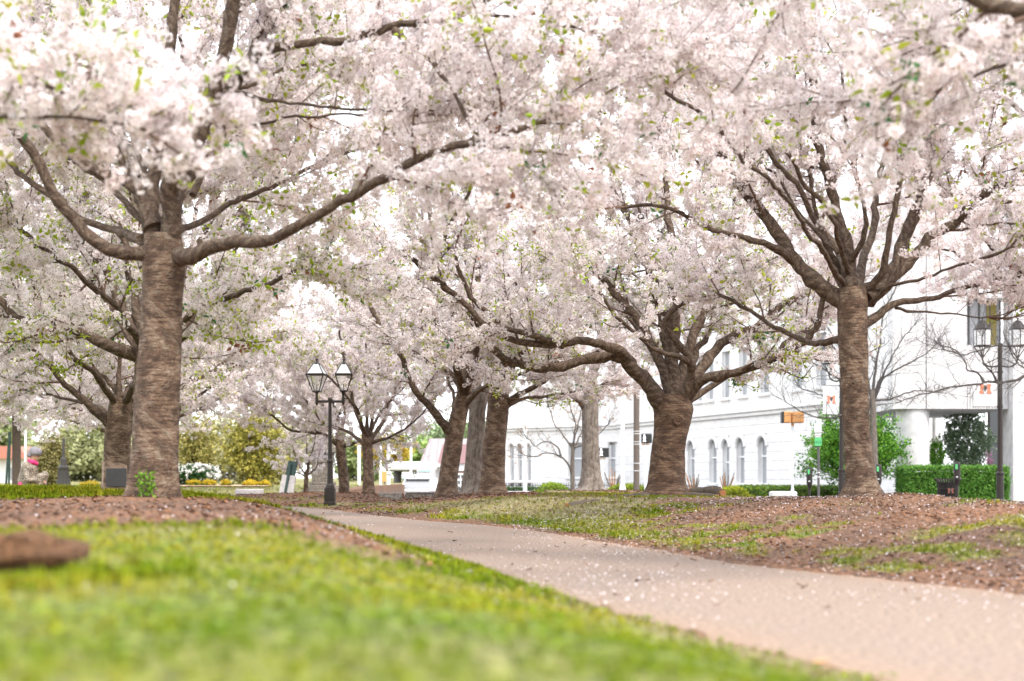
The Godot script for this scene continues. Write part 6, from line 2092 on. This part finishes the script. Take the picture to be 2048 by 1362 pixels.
	shrub("street_tree", "wide olive-grey bank of trees far behind the olive-yellow evergreens", "tree", 490, 842, 972, 330, 130.0, 2600, 0.4, Color(0.32, 0.31, 0.16), Color(0.52, 0.48, 0.28), {"shell": 0.3, "rough": 0.4})
	# yellow flower clumps and the strip of earth they stand in
	for q in [[388.0, 966.0, 30.0, "yellow flower clump below the azalea hedge, leftmost of the row"], [418.0, 966.0, 28.0, "yellow flower clump, second of the row right of the nearest trunk"], [452.0, 966.0, 20.0, "yellow flower clump, third of the row, small and round"], [500.0, 967.0, 32.0, "yellow flower clump just above the stone bench"], [530.0, 968.0, 24.0, "yellow flower clump above the right end of the stone bench"], [180.0, 969.0, 40.0, "yellow flower strip left of the plaque stone"]]:
		var d := 57.0
		rng.seed = int(q[0])
		var p := P(q[0], q[1] + 6.0, d)
		var t := thing("flower_clump", q[3], "flowers", Vector3(p.x, height(p.x, d), -d), 0.0, "yellow flower clumps across the lawn")
		var w: float = q[2] * d / F * 0.5
		var buf := PackedFloat32Array()
		for k in 170:
			var a := rnd(0, TAU)
			var r := sqrt(rng.randf())
			push(buf, any_basis(rnd(0.7, 1.2)), Vector3(cos(a) * r * w, rnd(0.08, 0.30) * (1.0 - 0.4 * r) + p.y - t.position.y, sin(a) * r * w * 0.7), Color(0.80, 0.60, 0.02).lerp(Color(0.62, 0.52, 0.03), rng.randf()))
		stuff("flower", cluster_meshes[1], M.flower, buf, t)
		buf = PackedFloat32Array()
		for k in 60:
			var a := rnd(0, TAU)
			var r := sqrt(rng.randf())
			push(buf, any_basis(rnd(0.7, 1.2)), Vector3(cos(a) * r * w, rnd(-0.02, 0.12) + p.y - t.position.y, sin(a) * r * w * 0.7), Color(0.06, 0.15, 0.02))
		stuff("foliage", blob(0.08), M.leafage, buf, t)
	var mb := MB.new()
	for k in 24:
		var x0 := lerpf(-13.6, -9.6, k / 24.0)
		var x1 := lerpf(-13.6, -9.6, (k + 1) / 24.0)
		mb.face([Vector3(x0, height(x0, 55.5) + 0.05, -55.5), Vector3(x1, height(x1, 55.5) + 0.05, -55.5), Vector3(x1, height(x1, 58.0) + 0.05, -58.0), Vector3(x0, height(x0, 58.0) + 0.05, -58.0)], Vector3.UP)
	struct("flower_bed", mb, M.sandy_dirt)
	# road beyond the bank
	mb = MB.new()
	for k in 40:
		var x0 := lerpf(-5.0, 60.0, k / 40.0)
		var x1 := lerpf(-5.0, 60.0, (k + 1) / 40.0)
		mb.face([Vector3(x0, street_level(x0) + 0.02, -50.5), Vector3(x1, street_level(x1) + 0.02, -50.5), Vector3(x1, street_level(x1) + 0.02, -56.5), Vector3(x0, street_level(x0) + 0.02, -56.5)], Vector3.UP)
	struct("road", mb, M.asphalt)
	# pink flowers by the window wall
	for q in [[1979.0, 918.0, "pink blossom spray by the dark window, left one"], [2009.0, 912.0, "pink blossom spray by the dark window, right one behind the lamp post"]]:
		rng.seed = int(q[0])
		var p := P(q[0], q[1], 62.0)
		var t := thing("flowering_shrub", q[2], "shrub", Vector3(p.x, height(p.x, 62.0), -62.0), 0.0, "pink shrubs by the window wall")
		var buf := PackedFloat32Array()
		var sm := MB.new()
		for j in 4:
			var tip := Vector3(rnd(-0.22, 0.22), p.y - t.position.y + rnd(-0.1, 0.35), rnd(-0.1, 0.1))
			sm.tube(PackedVector3Array([Vector3(0, -0.05, 0), tip * Vector3(0.5, 0.6, 0.5), tip]), PackedFloat32Array([0.015, 0.01, 0.006]), 5)
			for k in 30:
				push(buf, any_basis(rnd(0.7, 1.2)), tip * rnd(0.62, 1.0) + Vector3(rnd(-1, 1), rnd(-1, 1), rnd(-1, 1)) * 0.05, Color(0.85, 0.5, 0.72))
		obj("stem", sm, M.twig, t)
		stuff("flower", cluster_meshes[0], M.flower, buf, t)

	# trees of other kinds
	var bare := {"bark": "grey_bark", "limb_bark": "grey_bark", "twig_mat": "bare_twig", "gap": 99.0, "leaf": 0.0, "group": ""}
	var mk := func(o: Dictionary) -> Dictionary:
		var r := bare.duplicate()
		r.merge(o, true)
		return r
	var K := mk as Callable
	cherry("oak_tree", "straight grey-barked trunk set behind the leaning and the ribbed cherries", 35.5,
		[[945, 992, 60], [946, 972, 44], [948, 930, 37], [952, 870, 34], [955, 820, 34], [956, 790, 40]],
		[[[[950, 805], [930, 760], [910, 700], [900, 620]], 24, 12, 0.6], [[[960, 805], [985, 755], [1000, 690], [1010, 610]], 24, 12, 0.6], [[[956, 800], [955, 730], [960, 650], [950, 560]], 26, 14, 0.8]],
		K.call({"seed": 71, "flare": 0.5, "low": 4.0}))
	cherry("oak_tree", "stout grey oak trunk with flared foot, alone on its mulch mound", 42.0,
		[[1183, 990, 66], [1183, 975, 50], [1182, 940, 38], [1181, 880, 34], [1180, 820, 33], [1180, 790, 34]],
		[[[[1172, 812], [1158, 798], [1142, 786], [1130, 770], [1110, 740]], 20, 10, -0.4], [[[1182, 800], [1190, 740], [1200, 680], [1190, 600]], 26, 14, 0.6], [[[1178, 800], [1160, 730], [1140, 660]], 20, 10, 0.6], [[[1186, 805], [1215, 760], [1240, 700], [1260, 640]], 18, 9, 0.8]],
		K.call({"seed": 73, "flare": 0.55, "low": 4.0}))
	cherry("crape_myrtle", "small bare pale-stemmed tree with reddish buds, left of the stout grey oak", 50.0,
		[[1145, 985, 12], [1145, 960, 9], [1145, 920, 8], [1146, 890, 8]],
		[[[[1143, 945], [1135, 925], [1118, 912], [1090, 905], [1075, 912], [1056, 912]], 5, 2, -0.5], [[[1122, 915], [1115, 895], [1090, 885], [1072, 893], [1055, 878]], 4, 2, -0.5, -0.3], [[[1146, 900], [1135, 880], [1120, 860], [1108, 850], [1100, 820]], 5, 2, 0.4], [[[1146, 895], [1150, 860], [1145, 830], [1135, 800]], 5, 2, 0.2], [[[1147, 900], [1160, 870], [1175, 840], [1190, 815]], 5, 2, 0.6], [[[1147, 895], [1165, 890], [1195, 870], [1215, 850]], 4, 2, -0.4], [[[1146, 895], [1155, 850], [1165, 820]], 4, 2, -0.8]],
		K.call({"seed": 75, "thick": 0.004, "low": 0.8, "gap": 0.35, "leaf_only": true, "reach": 0.7, "twig": 0.8, "sides": 10, "flare": 0.3, "bare": 0.3, "bud": Color(0.50, 0.22, 0.12)}))
	cherry("street_tree", "bare dark street tree with fine spreading twigs, just right of the slender bank tree's trunk", 54.0,
		[[1749, 1000, 17], [1750, 960, 14], [1748, 880, 13], [1746, 820, 13], [1745, 780, 12]],
		[[[[1744, 815], [1730, 790], [1700, 770], [1660, 745], [1620, 720], [1590, 690]], 7, 2, -0.5], [[[1744, 800], [1735, 760], [1725, 720], [1720, 670], [1700, 620]], 7, 3, 0.4], [[[1748, 800], [1765, 760], [1790, 740], [1830, 720], [1870, 690]], 7, 2, -0.6], [[[1746, 790], [1752, 730], [1760, 680], [1770, 620], [1790, 580]], 7, 3, 0.6], [[[1748, 800], [1775, 800], [1800, 790], [1835, 780], [1870, 785]], 5, 2, 0.6], [[[1742, 830], [1700, 832], [1650, 835], [1600, 822], [1570, 800]], 6, 2, -0.8], [[[1744, 820], [1700, 800], [1650, 790], [1600, 775]], 5, 2, 0.8], [[[1746, 790], [1720, 740], [1680, 690], [1650, 650]], 6, 2, 0.8], [[[1748, 790], [1790, 700], [1830, 650]], 6, 2, -0.3]],
		K.call({"seed": 77, "limb_bark": "bare_twig", "thick": 0.0055, "low": 1.6, "reach": 1.0, "twig": 1.1, "twig_gap": 0.13, "branch_gap": 0.26, "sides": 12, "flare": 0.3, "bare": 0.2}))
	cherry("street_tree", "bare dark branches reaching in from the right edge before the white pier", 42.0,
		[[2210, 1000, 22], [2208, 900, 18], [2205, 800, 17], [2200, 760, 16]],
		[[[[2200, 775], [2140, 748], [2080, 745], [2030, 762], [1990, 766], [1965, 764], [1920, 772], [1880, 780], [1840, 790], [1805, 802]], 11, 2, -0.8], [[[1995, 766], [1985, 750], [1968, 726], [1965, 700], [1966, 670]], 5, 2, -0.6, -0.5], [[[1968, 764], [1955, 745], [1935, 741], [1930, 725], [1910, 700], [1880, 690]], 5, 2, -0.2, -0.5], [[[2200, 765], [2150, 700], [2090, 680], [2030, 690], [1980, 692], [1930, 710], [1890, 700]], 9, 2, 0.5], [[[2200, 760], [2140, 640], [2070, 605], [2010, 602], [1950, 600]], 9, 2, 0.4], [[[2200, 780], [2150, 800], [2090, 775], [2050, 740], [2020, 700]], 8, 2, -0.9], [[[2200, 760], [2230, 660], [2250, 560]], 10, 3, 0.5]],
		K.call({"seed": 79, "limb_bark": "bare_twig", "thick": 0.006, "low": 1.6, "reach": 0.8, "twig": 0.9, "twig_gap": 0.12, "branch_gap": 0.26, "sides": 12, "bare": 0.25}))
	cherry("dogwood_tree", "small pink-flowered tree with smooth reddish stem, between leaning plaque and pedestal", 43.0,
		[[612, 990, 11], [612, 970, 9], [613, 950, 9], [614, 940, 8]],
		[[[[612, 950], [600, 935], [592, 915], [585, 890]], 4, 2, 0.3], [[[614, 945], [616, 920], [614, 890], [612, 860]], 5, 2, 0.0], [[[615, 950], [630, 940], [636, 925], [640, 905]], 4, 2, 0.4], [[[614, 945], [622, 915], [630, 880], [628, 850]], 5, 2, -0.4], [[[612, 955], [596, 945], [580, 942]], 3, 2, -0.3]],
		{"seed": 81, "low": 0.5, "reach": 0.5, "twig": 0.7, "size": 1.1, "gap": 0.11, "sides": 10, "bare": 0.2, "leaf": 0.08, "branch_gap": 0.25, "group": ""})
	# clumps of cut stems before the pale building
	for q in [[1228.0, 940.0, 60.0, "clump of cut pinkish stems between the oak and the white pole"], [1452.0, 948.0, 62.0, "clump of cut pinkish stems right of the log pile"], [1388.0, 950.0, 62.0, "reddish stem clump directly behind the stout tree's right foot"]]:
		rng.seed = int(q[0])
		var p := P(q[0], q[1], q[2])
		var t := thing("stem_clump", q[3], "shrub", Vector3(p.x, height(p.x, q[2]), -q[2]), 0.0, "cut-back shrubs before the pale building")
		for k in 9:
			var a := rnd(0, TAU)
			var tip := Vector3(cos(a) * rnd(0.1, 0.45), p.y - t.position.y + rnd(-0.3, 0.1), sin(a) * 0.25)
			var sm := MB.new()
			sm.tube(PackedVector3Array([Vector3(cos(a) * 0.05, -0.05, sin(a) * 0.05), tip * Vector3(0.45, 0.5, 0.45), tip]), PackedFloat32Array([0.035, 0.03, 0.016]), 6)
			obj("stem", sm, M.log_wood if k % 3 == 0 else M.pole_wood, t)
	# a tuft of sprouts at the nearest trunk's foot
	rng.seed = 90
	var sp := P(293, 985, 12.7)
	var t2 := thing("sapling", "small bright green sprout growing at the foot of the nearest trunk", "sprout", on_ground(sp.x, 12.7))
	var lb := PackedFloat32Array()
	for k in 26:
		push(lb, any_basis(rnd(0.8, 1.5)), Vector3(rnd(-0.07, 0.07), rnd(0.03, 0.22), rnd(-0.04, 0.04)), Color(0.18, 0.36, 0.03))
	stuff("leaf", leaf_mesh, M.young_leaf, lb, t2)
	var st := MB.new()
	for k in 4:
		st.tube(PackedVector3Array([Vector3(0, -0.03, 0), Vector3(rnd(-0.05, 0.05), 0.2, rnd(-0.03, 0.03))]), PackedFloat32Array([0.004, 0.002]), 4)
	obj("stem", st, M.twig, t2)

func scatter() -> void:
	# grass, dry blades, fallen petals and bark chips over the near ground
	rng.seed = 77
	var tufts := [grass_tuft(1, 10, 0.06, 0.03), grass_tuft(2, 8, 0.045, 0.035), grass_tuft(3, 12, 0.05, 0.05)]
	var bufs: Array[PackedFloat32Array] = [PackedFloat32Array(), PackedFloat32Array(), PackedFloat32Array()]
	var zones := [[-3.6, 3.0, 0.35, 3.0, 11000, 0.42], [-4.5, 2.0, 3.0, 7.5, 14000, 0.45], [-2.0, -1.0, 3.6, 4.2, 160, 0.75], [-1.35, -1.0, 3.9, 4.6, 60, 0.9], [-7.0, 0.3, 6.5, 15.0, 9000, 0.9], [-16.0, -1.0, 13.0, 24.0, 16000, 1.3], [-24.0, -4.0, 24.0, 38.0, 9000, 1.7], [-0.5, 8.0, 6.0, 20.0, 26000, 0.75], [-3.5, 4.0, 18.0, 36.0, 16000, 0.95], [-22.0, -5.0, 38.0, 60.0, 3000, 1.8]]
	for z in zones:
		for k in int(z[4]):
			var x := rnd(z[0], z[1])
			var d := rnd(z[2], z[3])
			var cv := cover(x, d)
			var straw := rng.randf() < cv.y * 0.8
			if rng.randf() > maxf(cv.x, cv.y * 0.75) * 1.05:
				continue
			var p := on_ground(x, d)
			var s := rnd(0.6, 1.15) * float(z[5])
			if straw:
				s *= 0.7
			var t := nb.get_noise_2d(x * 50.0, d * 50.0) + rnd(-0.25, 0.25)
			var c := Color(0.23, 0.34, 0.012).lerp(Color(0.52, 0.48, 0.04), clampf(0.5 + t * 1.6, 0.0, 1.0))
			if straw:
				c = Color(0.46, 0.37, 0.17).lerp(Color(0.33, 0.22, 0.10), rng.randf())
			var b := Basis(Vector3.UP, rnd(0, TAU)).scaled(Vector3(s, s, s))
			push(bufs[rng.randi() % 3], b, p, c)
	for k in 3:
		var o := stuff("grass", tufts[k], M.grass_blade, bufs[k])
	var wb := PackedFloat32Array()
	for k in 1500:
		var d := rnd(0.6, 6.5)
		var x := rnd(-0.42 * d - 0.3, 2.4)
		var cv := cover(x, d)
		if rng.randf() > cv.x or nb.get_noise_2d(x * 80.0, d * 60.0) < -0.02:
			continue
		var g := rng.randf()
		push(wb, Basis(Vector3.UP, rnd(0, TAU)).scaled(Vector3.ONE * rnd(0.4, 0.75)), on_ground(x, d, 0.02), Color(0.10, 0.22, 0.02).lerp(Color(0.36, 0.42, 0.03), g))
	stuff("clover", leaf_mesh, M.grass_blade, wb)
	var petal := chip_mesh(0.009, 0.007, 0.004)
	var pb := PackedFloat32Array()
	for z in [[0.0, 7.5, 7.0, 20.0, 15000], [-3.0, 5.0, 18.0, 34.0, 4000], [-1.5, 5.0, 3.5, 14.0, 2800], [-6.0, -0.5, 6.5, 14.0, 900], [-3.0, 2.0, 0.6, 7.0, 160]]:
		for k in int(z[4]):
			var x := rnd(z[0], z[1])
			var d := rnd(z[2], z[3])
			if nb.get_noise_2d(x * 30.0, d * 30.0) < rnd(-0.5, 0.35):
				continue
			var s := rnd(0.5, 1.1) * (0.6 if d < 7.0 else 0.85 if d < 16.0 else 1.2)
			var p := on_ground(x, d, 0.012)
			p.y = maxf(p.y, 0.012)
			push(pb, Basis.from_euler(Vector3(rnd(-0.5, 0.5), rnd(0, TAU), rnd(-0.5, 0.5))).scaled(Vector3(s, s, s)), p, Color(0.74, 0.66, 0.67) * rnd(0.7, 1.1))
	stuff("fallen_petals", petal, M.chip, pb)
	var chip := chip_mesh(0.022, 0.006, 0.008)
	var cb := PackedFloat32Array()
	for z in [[-7.0, 0.5, 6.3, 14.5, 3500], [0.5, 8.0, 7.0, 20.0, 9000], [-7.0, 3.5, 24.0, 42.0, 9000], [-2.5, 6.0, 2.5, 20.0, 200]]:
		for k in int(z[4]):
			var x := rnd(z[0], z[1])
			var d := rnd(z[2], z[3])
			if rng.randf() > cover(x, d).z:
				continue
			var s := rnd(0.5, 1.5) * (1.0 if d < 22.0 else 1.5)
			var p := on_ground(x, d, 0.006)
			p.y = maxf(p.y, 0.01)
			push(cb, Basis.from_euler(Vector3(rnd(-0.4, 0.4), rnd(0, TAU), rnd(-0.4, 0.4))).scaled(Vector3(s, s, s)), p, Color(0.26, 0.115, 0.05).lerp(Color(0.08, 0.045, 0.03), rng.randf()) * rnd(0.8, 1.5))
	stuff("bark_chips", chip, M.chip, cb)

func _ready() -> void:
	camera = Camera3D.new()
	camera.name = "camera"
	camera.projection = Camera3D.PROJECTION_FRUSTUM
	camera.near = 0.05
	camera.far = 1500.0
	camera.size = 2.0 * 0.05 * 681.0 / F
	camera.frustum_offset = Vector2(0.0, 0.05 * (HORIZON - 681.0) / F)
	camera.position = Vector3(0, EYE, 0)
	var lens := CameraAttributesPhysical.new()
	lens.frustum_focal_length = 50.0
	lens.exposure_aperture = 1.5
	lens.frustum_focus_distance = 23.0
	camera.attributes = lens
	add_child(camera)
	camera.projection = Camera3D.PROJECTION_FRUSTUM
	camera.size = 2.0 * 0.05 * 681.0 / F
	camera.current = true

	var env := Environment.new()
	env.background_mode = Environment.BG_SKY
	var sky := ProceduralSkyMaterial.new()
	sky.sky_top_color = Color(0.93, 0.955, 0.995)
	sky.sky_horizon_color = Color(0.975, 0.982, 0.995)
	sky.sky_curve = 0.2
	sky.ground_bottom_color = Color(0.55, 0.52, 0.48)
	sky.ground_horizon_color = Color(0.75, 0.74, 0.72)
	sky.sun_angle_max = 30.0
	env.sky = Sky.new()
	env.sky.sky_material = sky
	env.tonemap_mode = Environment.TONE_MAPPER_LINEAR
	env.tonemap_exposure = 3.05
	env.sdfgi_enabled = true
	env.ssao_enabled = true
	env.ssil_enabled = true
	var we := WorldEnvironment.new()
	we.name = "world_environment"
	we.environment = env
	add_child(we)

	var sun := DirectionalLight3D.new()
	sun.name = "sun"
	sun.light_color = Color(1.0, 0.975, 0.94)
	sun.light_energy = 0.5
	sun.light_angular_distance = 12.0
	sun.shadow_enabled = true
	sun.basis = Basis.looking_at(Vector3(-0.45, -1.0, -0.55))
	add_child(sun)

	na.seed = 4; na.frequency = 0.01; na.fractal_octaves = 3
	nb.seed = 9; nb.frequency = 0.01; nb.fractal_octaves = 4
	make_materials()
	for k in 3:
		cluster_meshes.append(blossom_cluster(100 + k, 7 + k, 0.036 + 0.004 * k))
	leaf_mesh = leaf_pair(5)
	build_ground()
	build_path()
	build_trees()
	more_materials()
	park_lamp()
	park_things()
	person()
	street_things()
	buildings()
	planting()
	scatter()
